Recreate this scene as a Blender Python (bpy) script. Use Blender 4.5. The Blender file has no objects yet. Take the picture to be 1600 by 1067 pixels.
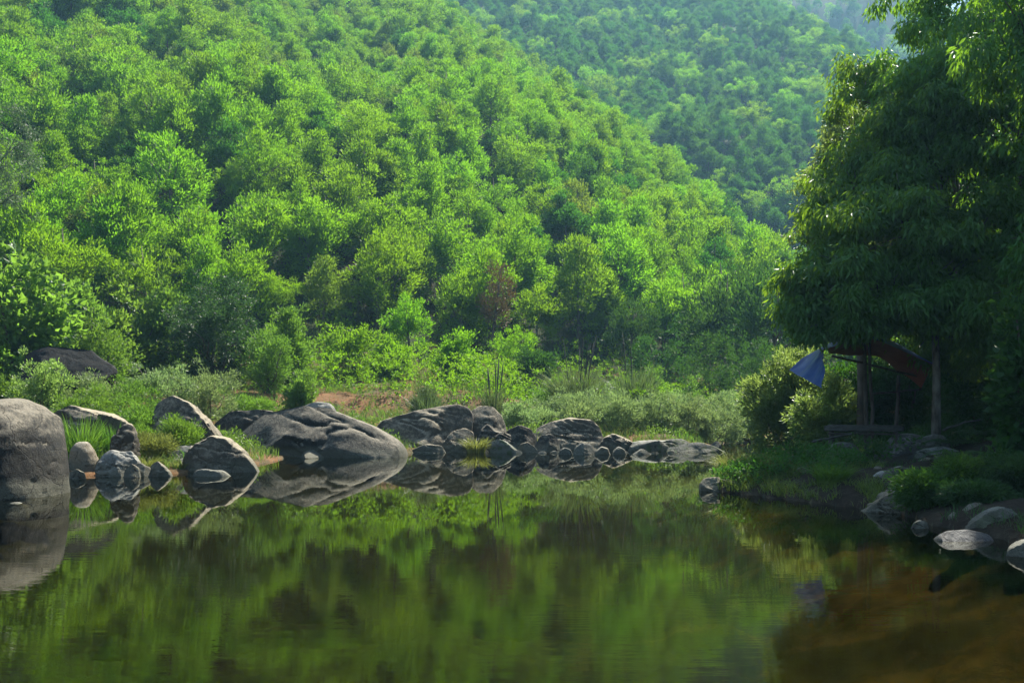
import bpy, math, random
import numpy as np
from mathutils import Vector

# ------------------------------------------------------------------ camera, sky, sun, exposure
S = bpy.context.scene
COL = S.collection
F = 1386.0            # focal length in pixels of a 1600 pixel wide frame
HZ = 640.0            # row of the horizon in that frame
CAMZ = 1.6
cam_data = bpy.data.cameras.new('camera')
cam_data.sensor_width = 36.0
cam_data.lens = 36.0 * F / 1600.0
cam_data.shift_y = (HZ - 533.5) / 1600.0
cam_data.clip_end = 3000.0
cam = bpy.data.objects.new('camera', cam_data)
cam.location = (0, 0, CAMZ)
cam.rotation_euler = (math.radians(90), 0, 0)
COL.objects.link(cam)
S.camera = cam

SUN_EL, SUN_AZ = math.radians(57), math.radians(34)     # azimuth from +Y towards +X
world = bpy.data.worlds.new('World')
S.world = world
world.use_nodes = True
wn = world.node_tree.nodes
sky = wn.new('ShaderNodeTexSky')
sky.sky_type = 'NISHITA'
sky.sun_disc = False
sky.sun_elevation = SUN_EL
sky.sun_rotation = SUN_AZ
sky.air_density = 1.0
sky.dust_density = 1.0
world.node_tree.links.new(sky.outputs[0], wn['Background'].inputs[0])
wn['Background'].inputs[1].default_value = 0.085
sun_data = bpy.data.lights.new('sun', 'SUN')
sun_data.energy = 5.0
sun_data.angle = math.radians(0.5)
sun_data.color = (1.0, 0.95, 0.84)
sun = bpy.data.objects.new('sun', sun_data)
sdir = Vector((math.cos(SUN_EL) * math.sin(SUN_AZ), math.cos(SUN_EL) * math.cos(SUN_AZ), math.sin(SUN_EL)))
sun.rotation_euler = sdir.to_track_quat('Z', 'Y').to_euler()
sun.location = (40, 40, 80)
COL.objects.link(sun)
S.view_settings.view_transform = 'Standard'
S.view_settings.look = 'None'
S.view_settings.gamma = 1.0
S.view_settings.exposure = 1.35
S.render.engine = 'CYCLES'
cy = S.cycles
cy.use_denoising = True
try:
    cy.denoiser = 'OPENIMAGEDENOISE'
    cy.denoising_prefilter = 'ACCURATE'
except Exception:
    pass
S.render.filter_size = 1.3
cy.max_bounces = 6
cy.diffuse_bounces = 3
cy.glossy_bounces = 3
cy.transmission_bounces = 4
cy.transparent_max_bounces = 8
cy.volume_bounces = 0
cy.caustics_reflective = False
cy.caustics_refractive = False
cy.sample_clamp_indirect = 4.0
cy.use_adaptive_sampling = True
cy.adaptive_threshold = 0.015

# ------------------------------------------------------------------ noise and mesh helpers
def _h(ix, iy, iz, seed):
    n = (ix * 374761393 + iy * 668265263 + iz * 2147483647 + seed * 974634721) & 0xFFFFFFFF
    n = ((n ^ (n >> 13)) * 1274126177) & 0xFFFFFFFF
    n = ((n ^ (n >> 16)) * 2246822519) & 0xFFFFFFFF
    return ((n ^ (n >> 15)) & 0xFFFFFF) / float(0xFFFFFF)

def vnoise(p, seed=0):
    """value noise in -1..1 for an (n,3) array"""
    p = np.asarray(p, float)
    i = np.floor(p).astype(np.int64)
    f = p - i
    f = f * f * f * (f * (f * 6 - 15) + 10)
    r = 0
    for dx in (0, 1):
        for dy in (0, 1):
            for dz in (0, 1):
                w = (f[:, 0] if dx else 1 - f[:, 0]) * (f[:, 1] if dy else 1 - f[:, 1]) * (f[:, 2] if dz else 1 - f[:, 2])
                r = r + w * _h(i[:, 0] + dx, i[:, 1] + dy, i[:, 2] + dz, seed)
    return r * 2 - 1

def fbm(p, seed=0, octaves=4, gain=0.5):
    a, s, r = 1.0, 1.0, 0
    for o in range(octaves):
        r = r + a * vnoise(np.asarray(p) * s + o * 17.3, seed + o)
        a *= gain
        s *= 2.03
    return r

def fbm2(x, y, seed=0, octaves=4, gain=0.5):
    x = np.atleast_1d(np.asarray(x, float))
    y = np.atleast_1d(np.asarray(y, float))
    return fbm(np.stack([x, y, np.zeros_like(x) + 0.37], 1), seed, octaves, gain)

def mesh_np(name, verts, tris=None, quads=None, smooth=False, mat=None):
    me = bpy.data.meshes.new(name)
    verts = np.ascontiguousarray(verts, dtype=np.float32)
    me.vertices.add(len(verts))
    me.vertices.foreach_set('co', verts.ravel())
    parts, starts, off = [], [], 0
    nf = 0
    for fa, k in ((tris, 3), (quads, 4)):
        if fa is not None and len(fa):
            fa = np.asarray(fa, dtype=np.int32)
            parts.append(fa.ravel())
            starts.append(off + np.arange(len(fa), dtype=np.int32) * k)
            off += fa.size
            nf += len(fa)
    if nf:
        me.loops.add(off)
        me.loops.foreach_set('vertex_index', np.concatenate(parts))
        me.polygons.add(nf)
        me.polygons.foreach_set('loop_start', np.concatenate(starts).astype(np.int32))
        if smooth:
            me.polygons.foreach_set('use_smooth', np.ones(nf, dtype=bool))
    me.update(calc_edges=True)
    me.validate()
    if mat is not None:
        me.materials.append(mat)
    return me

def link(name, data, parent=None, loc=None):
    o = bpy.data.objects.new(name, data)
    COL.objects.link(o)
    if parent is not None:
        o.parent = parent
    if loc is not None:
        o.location = loc
    return o

def tag(o, label=None, cat=None, group=None, kind=None):
    if label: o['label'] = label
    if cat: o['category'] = cat
    if group: o['group'] = group
    if kind: o['kind'] = kind
    return o

def root(name, label, cat, loc, group=None, rz=0.0):
    o = link(name, None, None, loc)
    o.empty_display_size = 0.2
    o.rotation_euler[2] = rz
    return tag(o, label, cat, group)

def X_at(px, d): return (px - 800.0) / F * d
def Z_at(py, d): return CAMZ + (HZ - py) / F * d

def norm(v):
    return v / np.maximum(np.linalg.norm(v, axis=-1, keepdims=True), 1e-9)

def unit(rng, n):
    return norm(rng.normal(size=(n, 3)))

def leaf_geo(pos, axis, length, width, rng, fold=0.25):
    """folded lozenge leaves: 4 vertices and 2 triangles each"""
    n = len(pos)
    axis = norm(axis)
    side = norm(np.cross(axis, unit(rng, n)))
    nor = np.cross(side, axis)
    L = np.broadcast_to(np.asarray(length, float), (n,))[:, None]
    W = np.broadcast_to(np.asarray(width, float), (n,))[:, None]
    v = np.empty((n, 4, 3))
    v[:, 0] = pos
    v[:, 1] = pos + axis * L * 0.45 + side * W * 0.5 + nor * W * fold
    v[:, 2] = pos + axis * L - nor * L * 0.08
    v[:, 3] = pos + axis * L * 0.45 - side * W * 0.5 + nor * W * fold
    b = np.arange(n)[:, None] * 4
    t = np.concatenate([b + [0, 1, 2], b + [0, 2, 3]], 0)
    return v.reshape(-1, 3), t

def clump_leaves(cent, n_per, crad, length, width, rng, out=1.0, up=0.3, rnd=0.6, middle=None):
    """leaves scattered round clump centres, pointing outwards from each clump"""
    k = len(cent)
    c = np.repeat(cent, n_per, 0)
    n = len(c)
    o = unit(rng, n) * (rng.random((n, 1)) ** 0.5)
    rad = np.repeat(np.broadcast_to(np.asarray(crad, float), (k,)), n_per)[:, None]
    pos = c + o * rad * np.array([1, 1, 0.8])
    ax = o * out + np.array([0, 0, up]) + unit(rng, n) * rnd
    if middle is not None:
        ax = ax + norm(c - middle) * 0.6
    L = length * (0.7 + 0.6 * rng.random(n))
    return leaf_geo(pos, ax, L, width * (0.7 + 0.6 * rng.random(n)), rng)

def tube(points, radii, sides=7):
    P = np.asarray(points, float)
    n = len(P)
    T = norm(np.gradient(P, axis=0))
    ref = np.array([0.31, 0.95, 0.05])
    A = norm(np.cross(T, ref))
    B = np.cross(T, A)
    an = np.linspace(0, 2 * math.pi, sides, endpoint=False)
    R = np.asarray(radii, float)[:, None, None]
    V = P[:, None, :] + R * (np.cos(an)[None, :, None] * A[:, None, :] + np.sin(an)[None, :, None] * B[:, None, :])
    V = V.reshape(-1, 3)
    i = np.arange(n - 1)[:, None] * sides
    j = np.arange(sides)[None, :]
    j2 = (j + 1) % sides
    Q = np.stack([i + j, i + j2, i + sides + j2, i + sides + j], -1).reshape(-1, 4)
    caps = []
    for base, rev in ((0, True), ((n - 1) * sides, False)):
        for k in range(1, sides - 1):
            t = [base, base + k, base + k + 1]
            caps.append(t[::-1] if rev else t)
    return V, Q, np.array(caps)

class Geo:
    def __init__(self):
        self.v, self.t, self.q, self.n = [], [], [], 0
    def add(self, v, t=None, q=None):
        v = np.asarray(v, float).reshape(-1, 3)
        if t is not None and len(t): self.t.append(np.asarray(t) + self.n)
        if q is not None and len(q): self.q.append(np.asarray(q) + self.n)
        self.v.append(v)
        self.n += len(v)
    def tube(self, pts, rad, sides=7):
        v, q, c = tube(pts, rad, sides)
        self.add(v, c, q)
    def mesh(self, name, mat, smooth=False):
        return mesh_np(name, np.concatenate(self.v), np.concatenate(self.t) if self.t else None,
                       np.concatenate(self.q) if self.q else None, smooth, mat)

def bez(a, b, sag=0.0, n=7, wob=0.0, rng=None):
    a, b = np.asarray(a, float), np.asarray(b, float)
    t = np.linspace(0, 1, n)[:, None]
    p = a + (b - a) * t
    p[:, 2] += (sag * 4 * t * (1 - t))[:, 0]
    if rng is not None and wob:
        w = rng.normal(size=(n, 3)) * wob
        w[0] = 0; w[-1] = 0
        p += w
    return p

# ------------------------------------------------------------------ materials
def new_mat(name):
    m = bpy.data.materials.new(name)
    m.use_nodes = True
    nt = m.node_tree
    nt.nodes.clear()
    out = nt.nodes.new('ShaderNodeOutputMaterial')
    return m, nt, out

def N(nt, typ, **kw):
    n = nt.nodes.new(typ)
    for k, v in kw.items():
        if k.startswith('i_'):
            n.inputs[k[2:].replace('_', ' ')].default_value = v
        else:
            setattr(n, k, v)
    return n

def mathn(nt, op, a, b=None, c=None, clamp=False):
    n = nt.nodes.new('ShaderNodeMath')
    n.operation = op
    n.use_clamp = clamp
    for i, s in enumerate((a, b, c)):
        if s is None: continue
        if isinstance(s, (int, float)): n.inputs[i].default_value = s
        else: nt.links.new(s, n.inputs[i])
    return n.outputs[0]

def mixc(nt, fac, a, b, mode='MIX'):
    n = nt.nodes.new('ShaderNodeMix')
    n.data_type = 'RGBA'
    n.blend_type = mode
    for sock, v in ((n.inputs[0], fac), (n.inputs[6], a), (n.inputs[7], b)):
        if isinstance(v, (int, float)): sock.default_value = v
        elif isinstance(v, tuple): sock.default_value = (v[0], v[1], v[2], 1)
        else: nt.links.new(v, sock)
    return n.outputs[2]

def ramp(nt, fac, stops, interp='LINEAR'):
    n = nt.nodes.new('ShaderNodeValToRGB')
    n.color_ramp.interpolation = interp
    e = n.color_ramp.elements
    while len(e) < len(stops): e.new(0.5)
    for k, (p, c) in enumerate(stops):
        e[k].position = p
        e[k].color = (c, c, c, 1) if isinstance(c, (int, float)) else (c[0], c[1], c[2], 1)
    if fac is not None: nt.links.new(fac, n.inputs[0])
    return n.outputs[0]

def foliage(name, dark, light, trans, tmix=0.42, rough=0.42, spec=0.35, objvar=0.5):
    m, nt, out = new_mat(name)
    geo = N(nt, 'ShaderNodeNewGeometry')
    oi = N(nt, 'ShaderNodeObjectInfo')
    r = mathn(nt, 'MULTIPLY', geo.outputs['Random Per Island'], 1.0 - objvar)
    r = mathn(nt, 'MULTIPLY_ADD', oi.outputs['Random'], objvar, r)
    base = mixc(nt, r, dark, light)
    hs = N(nt, 'ShaderNodeHueSaturation')
    nt.links.new(base, hs.inputs['Color'])
    nt.links.new(mathn(nt, 'MULTIPLY_ADD', oi.outputs['Random'], 0.022, 0.489), hs.inputs['Hue'])
    bs = N(nt, 'ShaderNodeBsdfPrincipled')
    bs.inputs['Roughness'].default_value = rough
    bs.inputs['Specular IOR Level'].default_value = spec
    nt.links.new(hs.outputs[0], bs.inputs['Base Color'])
    tr = N(nt, 'ShaderNodeBsdfTranslucent')
    tc = mixc(nt, r, tuple(c * 0.65 for c in trans), trans)
    hs2 = N(nt, 'ShaderNodeHueSaturation')
    nt.links.new(tc, hs2.inputs['Color'])
    nt.links.new(mathn(nt, 'MULTIPLY_ADD', oi.outputs['Random'], 0.022, 0.489), hs2.inputs['Hue'])
    nt.links.new(hs2.outputs[0], tr.inputs['Color'])
    mx = N(nt, 'ShaderNodeMixShader')
    mx.inputs[0].default_value = tmix
    nt.links.new(bs.outputs[0], mx.inputs[1])
    nt.links.new(tr.outputs[0], mx.inputs[2])
    nt.links.new(mx.outputs[0], out.inputs[0])
    return m

M = {}
M['hill'] = foliage('leaf_hill', (0.036, 0.095, 0.006), (0.095, 0.195, 0.012), (0.31, 0.62, 0.014), 0.52, 0.5, 0.3)
M['hill_olive'] = foliage('leaf_hill_olive', (0.045, 0.085, 0.010), (0.11, 0.16, 0.022), (0.30, 0.46, 0.03), 0.48, 0.5, 0.3)
M['hill_deep'] = foliage('leaf_hill_deep', (0.014, 0.055, 0.008), (0.042, 0.105, 0.014), (0.12, 0.33, 0.018), 0.48, 0.5, 0.3)  # darker leaves; on the far hill the weaker light is in this colour
M['hill_pale'] = foliage('leaf_hill_pale', (0.07, 0.12, 0.05), (0.14, 0.19, 0.09), (0.25, 0.36, 0.12))
M['hill_dark'] = foliage('leaf_hill_dark', (0.018, 0.062, 0.014), (0.042, 0.105, 0.024), (0.09, 0.22, 0.02), 0.4, 0.5, 0.2)  # dark leaf copy for shaded trees and bushes, their shade put into the colour
M['dead'] = foliage('leaf_dead', (0.09, 0.06, 0.03), (0.20, 0.13, 0.06), (0.20, 0.13, 0.04), 0.25)
M['feather'] = foliage('leaf_feather', (0.05, 0.085, 0.03), (0.11, 0.15, 0.06), (0.15, 0.24, 0.07))
M['willow'] = foliage('leaf_willow', (0.075, 0.125, 0.045), (0.17, 0.23, 0.10), (0.34, 0.50, 0.14), 0.45, 0.4, 0.5)
M['herb'] = foliage('leaf_herb', (0.045, 0.11, 0.012), (0.11, 0.20, 0.03), (0.24, 0.46, 0.04), 0.45)
M['big'] = foliage('leaf_big', (0.04, 0.10, 0.02), (0.10, 0.18, 0.04), (0.30, 0.56, 0.05), 0.5, 0.4, 0.4)
M['vine'] = foliage('leaf_vine', (0.02, 0.05, 0.015), (0.055, 0.09, 0.03), (0.08, 0.17, 0.03))
M['shade'] = foliage('leaf_shade', (0.036, 0.125, 0.022), (0.085, 0.22, 0.042), (0.36, 0.62, 0.03), 0.42, 0.42, 0.4)
M['pale_bush'] = foliage('leaf_pale_bush', (0.06, 0.12, 0.032), (0.15, 0.22, 0.075), (0.38, 0.56, 0.10), 0.5, 0.35, 0.55)
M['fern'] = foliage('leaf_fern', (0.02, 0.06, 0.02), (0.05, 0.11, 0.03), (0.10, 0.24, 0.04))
M['mound'] = foliage('leaf_mound', (0.025, 0.075, 0.015), (0.06, 0.14, 0.025), (0.14, 0.34, 0.03), 0.42, 0.5, 0.25)
M['grass'] = foliage('blade_grass', (0.06, 0.11, 0.02), (0.15, 0.21, 0.05), (0.26, 0.40, 0.06), 0.4, 0.45, 0.3, 0.0)
M['grass_gold'] = foliage('blade_gold', (0.10, 0.12, 0.025), (0.21, 0.22, 0.06), (0.32, 0.38, 0.07), 0.4, 0.45, 0.3, 0.0)
M['grass_lush'] = foliage('blade_lush', (0.05, 0.12, 0.015), (0.11, 0.22, 0.03), (0.22, 0.45, 0.04), 0.42, 0.4, 0.3, 0.2)
M['reed'] = foliage('blade_reed', (0.05, 0.085, 0.03), (0.13, 0.16, 0.06), (0.18, 0.27, 0.07), 0.35, 0.45, 0.3, 0.2)

def bark(name, c1, c2, scale=6.0):
    m, nt, out = new_mat(name)
    tc = N(nt, 'ShaderNodeTexCoord')
    mp = N(nt, 'ShaderNodeMapping')
    mp.inputs['Scale'].default_value = (1, 1, 0.35)
    nt.links.new(tc.outputs['Object'], mp.inputs[0])
    nz = N(nt, 'ShaderNodeTexNoise', i_Scale=scale, i_Detail=6.0)
    nt.links.new(mp.outputs[0], nz.inputs['Vector'])
    bs = N(nt, 'ShaderNodeBsdfPrincipled')
    bs.inputs['Roughness'].default_value = 0.85
    nt.links.new(mixc(nt, ramp(nt, nz.outputs[0], [(0.38, 0.0), (0.62, 1.0)]), c1, c2), bs.inputs['Base Color'])
    bp = N(nt, 'ShaderNodeBump', i_Strength=0.5, i_Distance=0.02)
    nt.links.new(nz.outputs[0], bp.inputs['Height'])
    nt.links.new(bp.outputs[0], bs.inputs['Normal'])
    nt.links.new(bs.outputs[0], out.inputs[0])
    return m
M['bark'] = bark('bark_brown', (0.05, 0.04, 0.03), (0.14, 0.11, 0.08))
M['bark_pale'] = bark('bark_mottled', (0.05, 0.043, 0.032), (0.19, 0.175, 0.14), 9.0)
M['wood'] = bark('weathered_pole', (0.035, 0.028, 0.02), (0.08, 0.065, 0.05), 12.0)
M['bamboo'] = bark('old_bamboo', (0.03, 0.029, 0.022), (0.07, 0.067, 0.05), 10.0)

def rock_mat(name, dark, mid, pale, thr=0.5, band=True, moss=0.0, wet=0.0, lichen_sun=1.0):
    m, nt, out = new_mat(name)
    tc = N(nt, 'ShaderNodeTexCoord')
    oi = N(nt, 'ShaderNodeObjectInfo')
    add = N(nt, 'ShaderNodeVectorMath', operation='ADD')
    nt.links.new(tc.outputs['Object'], add.inputs[0])
    cmb = N(nt, 'ShaderNodeCombineXYZ')
    for k in range(3):
        nt.links.new(mathn(nt, 'MULTIPLY', oi.outputs['Random'], 37.0 + 11 * k), cmb.inputs[k])
    nt.links.new(cmb.outputs[0], add.inputs[1])
    vec = add.outputs[0]
    n1 = N(nt, 'ShaderNodeTexNoise', i_Scale=1.1, i_Detail=8.0, i_Roughness=0.62)
    n2 = N(nt, 'ShaderNodeTexNoise', i_Scale=9.0, i_Detail=8.0, i_Roughness=0.7)
    n3 = N(nt, 'ShaderNodeTexNoise', i_Scale=45.0, i_Detail=5.0, i_Roughness=0.7)
    for n in (n1, n2, n3): nt.links.new(vec, n.inputs['Vector'])
    # vertical streaks left by rain
    mp = N(nt, 'ShaderNodeMapping')
    mp.inputs['Scale'].default_value = (5.0, 5.0, 0.5)
    nt.links.new(vec, mp.inputs[0])
    n4 = N(nt, 'ShaderNodeTexNoise', i_Scale=1.0, i_Detail=5.0)
    nt.links.new(mp.outputs[0], n4.inputs['Vector'])
    s = mathn(nt, 'MULTIPLY_ADD', n2.outputs[0], 0.35, mathn(nt, 'MULTIPLY', n1.outputs[0], 0.75))
    s = mathn(nt, 'MULTIPLY_ADD', n4.outputs[0], 0.25, s)
    col = mixc(nt, ramp(nt, s, [(thr - 0.02, 0.0), (thr + 0.34, 1.0)]), dark, mid)
    # lichen, dust and painted sunlight on faces that look up
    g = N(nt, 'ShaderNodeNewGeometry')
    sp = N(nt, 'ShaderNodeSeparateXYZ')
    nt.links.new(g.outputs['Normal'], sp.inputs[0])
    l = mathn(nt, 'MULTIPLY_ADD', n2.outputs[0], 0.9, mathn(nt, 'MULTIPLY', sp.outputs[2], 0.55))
    col = mixc(nt, mathn(nt, 'MULTIPLY', ramp(nt, l, [(0.62, 0.0), (0.95, 1.0)]), lichen_sun), col, pale)
    if band:   # silt dried on below the high-water line
        sp2 = N(nt, 'ShaderNodeSeparateXYZ')
        nt.links.new(g.outputs['Position'], sp2.inputs[0])
        z = mathn(nt, 'MULTIPLY_ADD', n1.outputs[0], 0.35, sp2.outputs[2])
        f = ramp(nt, mathn(nt, 'MULTIPLY', z, 0.5), [(0.03, 0.0), (0.08, 0.85), (0.20, 0.65), (0.28, 0.0)])
        col = mixc(nt, f, col, (0.13, 0.125, 0.088))
    if moss:
        nm = N(nt, 'ShaderNodeTexNoise', i_Scale=4.0, i_Detail=5.0)
        nt.links.new(vec, nm.inputs['Vector'])
        f = mathn(nt, 'MULTIPLY', ramp(nt, nm.outputs[0], [(0.5, 0.0), (0.6, 1.0)]), moss)
        col = mixc(nt, f, col, (0.06, 0.085, 0.02))
    # cracks
    wv = N(nt, 'ShaderNodeVectorMath', operation='MULTIPLY_ADD')
    nt.links.new(n1.outputs['Color'], wv.inputs[0])
    wv.inputs[1].default_value = (0.9, 0.9, 0.9)
    nt.links.new(vec, wv.inputs[2])
    vo = N(nt, 'ShaderNodeTexVoronoi', i_Scale=1.3)
    vo.feature = 'DISTANCE_TO_EDGE'
    nt.links.new(wv.outputs[0], vo.inputs['Vector'])
    cr_ = ramp(nt, vo.outputs['Distance'], [(0.0, 1.0), (0.022, 0.0)])
    cr_ = mathn(nt, 'MULTIPLY', cr_, ramp(nt, n2.outputs[0], [(0.4, 0.0), (0.55, 1.0)]))
    col = mixc(nt, mathn(nt, 'MULTIPLY', cr_, 0.8), col, tuple(c * 0.35 for c in dark))
    fine = mixc(nt, 1.0, col, ramp(nt, n3.outputs[0], [(0.3, 0.6), (0.7, 1.3)]), 'MULTIPLY')
    bs = N(nt, 'ShaderNodeBsdfPrincipled')
    nt.links.new(fine, bs.inputs['Base Color'])
    bs.inputs['Roughness'].default_value = 0.8 - wet
    bs.inputs['Specular IOR Level'].default_value = 0.3 + 0.3 * wet
    h = mathn(nt, 'MULTIPLY_ADD', n3.outputs[0], 0.3, n2.outputs[0])
    h = mathn(nt, 'MULTIPLY_ADD', cr_, -0.5, h)
    bp = N(nt, 'ShaderNodeBump', i_Strength=0.7, i_Distance=0.05)
    nt.links.new(h, bp.inputs['Height'])
    nt.links.new(bp.outputs[0], bs.inputs['Normal'])
    nt.links.new(bs.outputs[0], out.inputs[0])
    return m
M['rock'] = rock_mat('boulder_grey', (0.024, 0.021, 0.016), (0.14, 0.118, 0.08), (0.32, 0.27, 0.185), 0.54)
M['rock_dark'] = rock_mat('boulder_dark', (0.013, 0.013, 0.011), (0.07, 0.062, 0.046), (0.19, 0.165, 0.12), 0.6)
M['rock_black'] = rock_mat('boulder_black', (0.004, 0.005, 0.005), (0.014, 0.014, 0.013), (0.03, 0.028, 0.02), 0.62, band=False, lichen_sun=0.3)  # near-black albedo carries the shadow on this rock's face
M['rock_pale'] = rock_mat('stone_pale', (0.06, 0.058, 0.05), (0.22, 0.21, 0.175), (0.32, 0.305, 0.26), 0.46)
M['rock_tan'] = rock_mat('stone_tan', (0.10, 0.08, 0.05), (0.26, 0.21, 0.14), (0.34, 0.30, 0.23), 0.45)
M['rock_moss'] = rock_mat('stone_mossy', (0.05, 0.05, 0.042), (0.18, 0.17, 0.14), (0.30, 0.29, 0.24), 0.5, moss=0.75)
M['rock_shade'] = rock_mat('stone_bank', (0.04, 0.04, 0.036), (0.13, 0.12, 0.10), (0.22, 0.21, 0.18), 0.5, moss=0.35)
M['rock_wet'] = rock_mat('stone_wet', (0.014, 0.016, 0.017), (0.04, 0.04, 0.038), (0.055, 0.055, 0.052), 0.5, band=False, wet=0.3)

def soil_mat(name, c1, c2, c3, scale=0.35, bump=0.15):
    m, nt, out = new_mat(name)
    g = N(nt, 'ShaderNodeNewGeometry')
    n1 = N(nt, 'ShaderNodeTexNoise', i_Scale=scale, i_Detail=8.0, i_Roughness=0.65)
    n2 = N(nt, 'ShaderNodeTexNoise', i_Scale=scale * 12, i_Detail=8.0, i_Roughness=0.7)
    for n in (n1, n2): nt.links.new(g.outputs['Position'], n.inputs['Vector'])
    col = mixc(nt, ramp(nt, n1.outputs[0], [(0.42, 0.0), (0.6, 1.0)]), c1, c2)
    col = mixc(nt, ramp(nt, n2.outputs[0], [(0.5, 0.0), (0.7, 1.0)]), col, c3)
    bs = N(nt, 'ShaderNodeBsdfPrincipled')
    bs.inputs['Roughness'].default_value = 0.95
    bs.inputs['Specular IOR Level'].default_value = 0.15
    nt.links.new(col, bs.inputs['Base Color'])
    bp = N(nt, 'ShaderNodeBump', i_Strength=0.8, i_Distance=bump)
    nt.links.new(n2.outputs[0], bp.inputs['Height'])
    nt.links.new(bp.outputs[0], bs.inputs['Normal'])
    nt.links.new(bs.outputs[0], out.inputs[0])
    return m
M['soil'] = soil_mat('bank_soil', (0.17, 0.085, 0.038), (0.07, 0.06, 0.028), (0.20, 0.13, 0.07), 0.6, 0.10)
M['soil_dark'] = soil_mat('shaded_bank_soil', (0.028, 0.022, 0.015), (0.045, 0.036, 0.022), (0.065, 0.055, 0.038), 0.8, 0.06)  # darkened soil: the shade on this bank is partly in the colour
M['soil_hill'] = soil_mat('hill_soil', (0.03, 0.04, 0.014), (0.045, 0.042, 0.02), (0.03, 0.055, 0.012), 0.12, 0.3)

def bed_mat():
    m, nt, out = new_mat('river_bed_silt')
    g = N(nt, 'ShaderNodeNewGeometry')
    n1 = N(nt, 'ShaderNodeTexNoise', i_Scale=0.8, i_Detail=8.0, i_Roughness=0.68, i_Distortion=0.8)
    mp = N(nt, 'ShaderNodeMapping')
    mp.inputs['Scale'].default_value = (0.6, 1.7, 1.0)
    nt.links.new(g.outputs['Position'], mp.inputs[0])
    nt.links.new(mp.outputs[0], n1.inputs['Vector'])
    v = N(nt, 'ShaderNodeTexVoronoi', i_Scale=1.5)
    v.feature = 'DISTANCE_TO_EDGE'
    v.inputs['Randomness'].default_value = 1.0
    n2 = N(nt, 'ShaderNodeTexNoise', i_Scale=7.0, i_Detail=7.0, i_Roughness=0.7)
    nt.links.new(g.outputs['Position'], n2.inputs['Vector'])
    wp = N(nt, 'ShaderNodeVectorMath', operation='MULTIPLY_ADD')
    nt.links.new(n2.outputs['Color'], wp.inputs[0])
    wp.inputs[1].default_value = (0.7, 0.7, 0.0)
    nt.links.new(mp.outputs[0], wp.inputs[2])
    nt.links.new(wp.outputs[0], v.inputs['Vector'])
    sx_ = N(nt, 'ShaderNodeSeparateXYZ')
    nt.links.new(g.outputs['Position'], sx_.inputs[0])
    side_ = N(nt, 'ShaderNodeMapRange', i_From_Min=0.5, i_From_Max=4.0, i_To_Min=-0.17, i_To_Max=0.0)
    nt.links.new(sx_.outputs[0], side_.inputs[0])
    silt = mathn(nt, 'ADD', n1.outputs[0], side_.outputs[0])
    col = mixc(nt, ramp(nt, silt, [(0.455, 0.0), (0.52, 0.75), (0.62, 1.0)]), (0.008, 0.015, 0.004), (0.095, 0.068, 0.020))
    col = mixc(nt, ramp(nt, n2.outputs[0], [(0.45, 0.0), (0.68, 1.0)]), col, (0.022, 0.034, 0.008))
    bs = N(nt, 'ShaderNodeBsdfPrincipled')
    ed = ramp(nt, v.outputs['Distance'], [(0.0, 0.25), (0.10, 1.0)])
    col = mixc(nt, 1.0, col, ed, 'MULTIPLY')
    bs.inputs['Roughness'].default_value = 0.9
    nt.links.new(col, bs.inputs['Base Color'])
    nt.links.new(bs.outputs[0], out.inputs[0])
    return m
M['bed'] = bed_mat()

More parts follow.
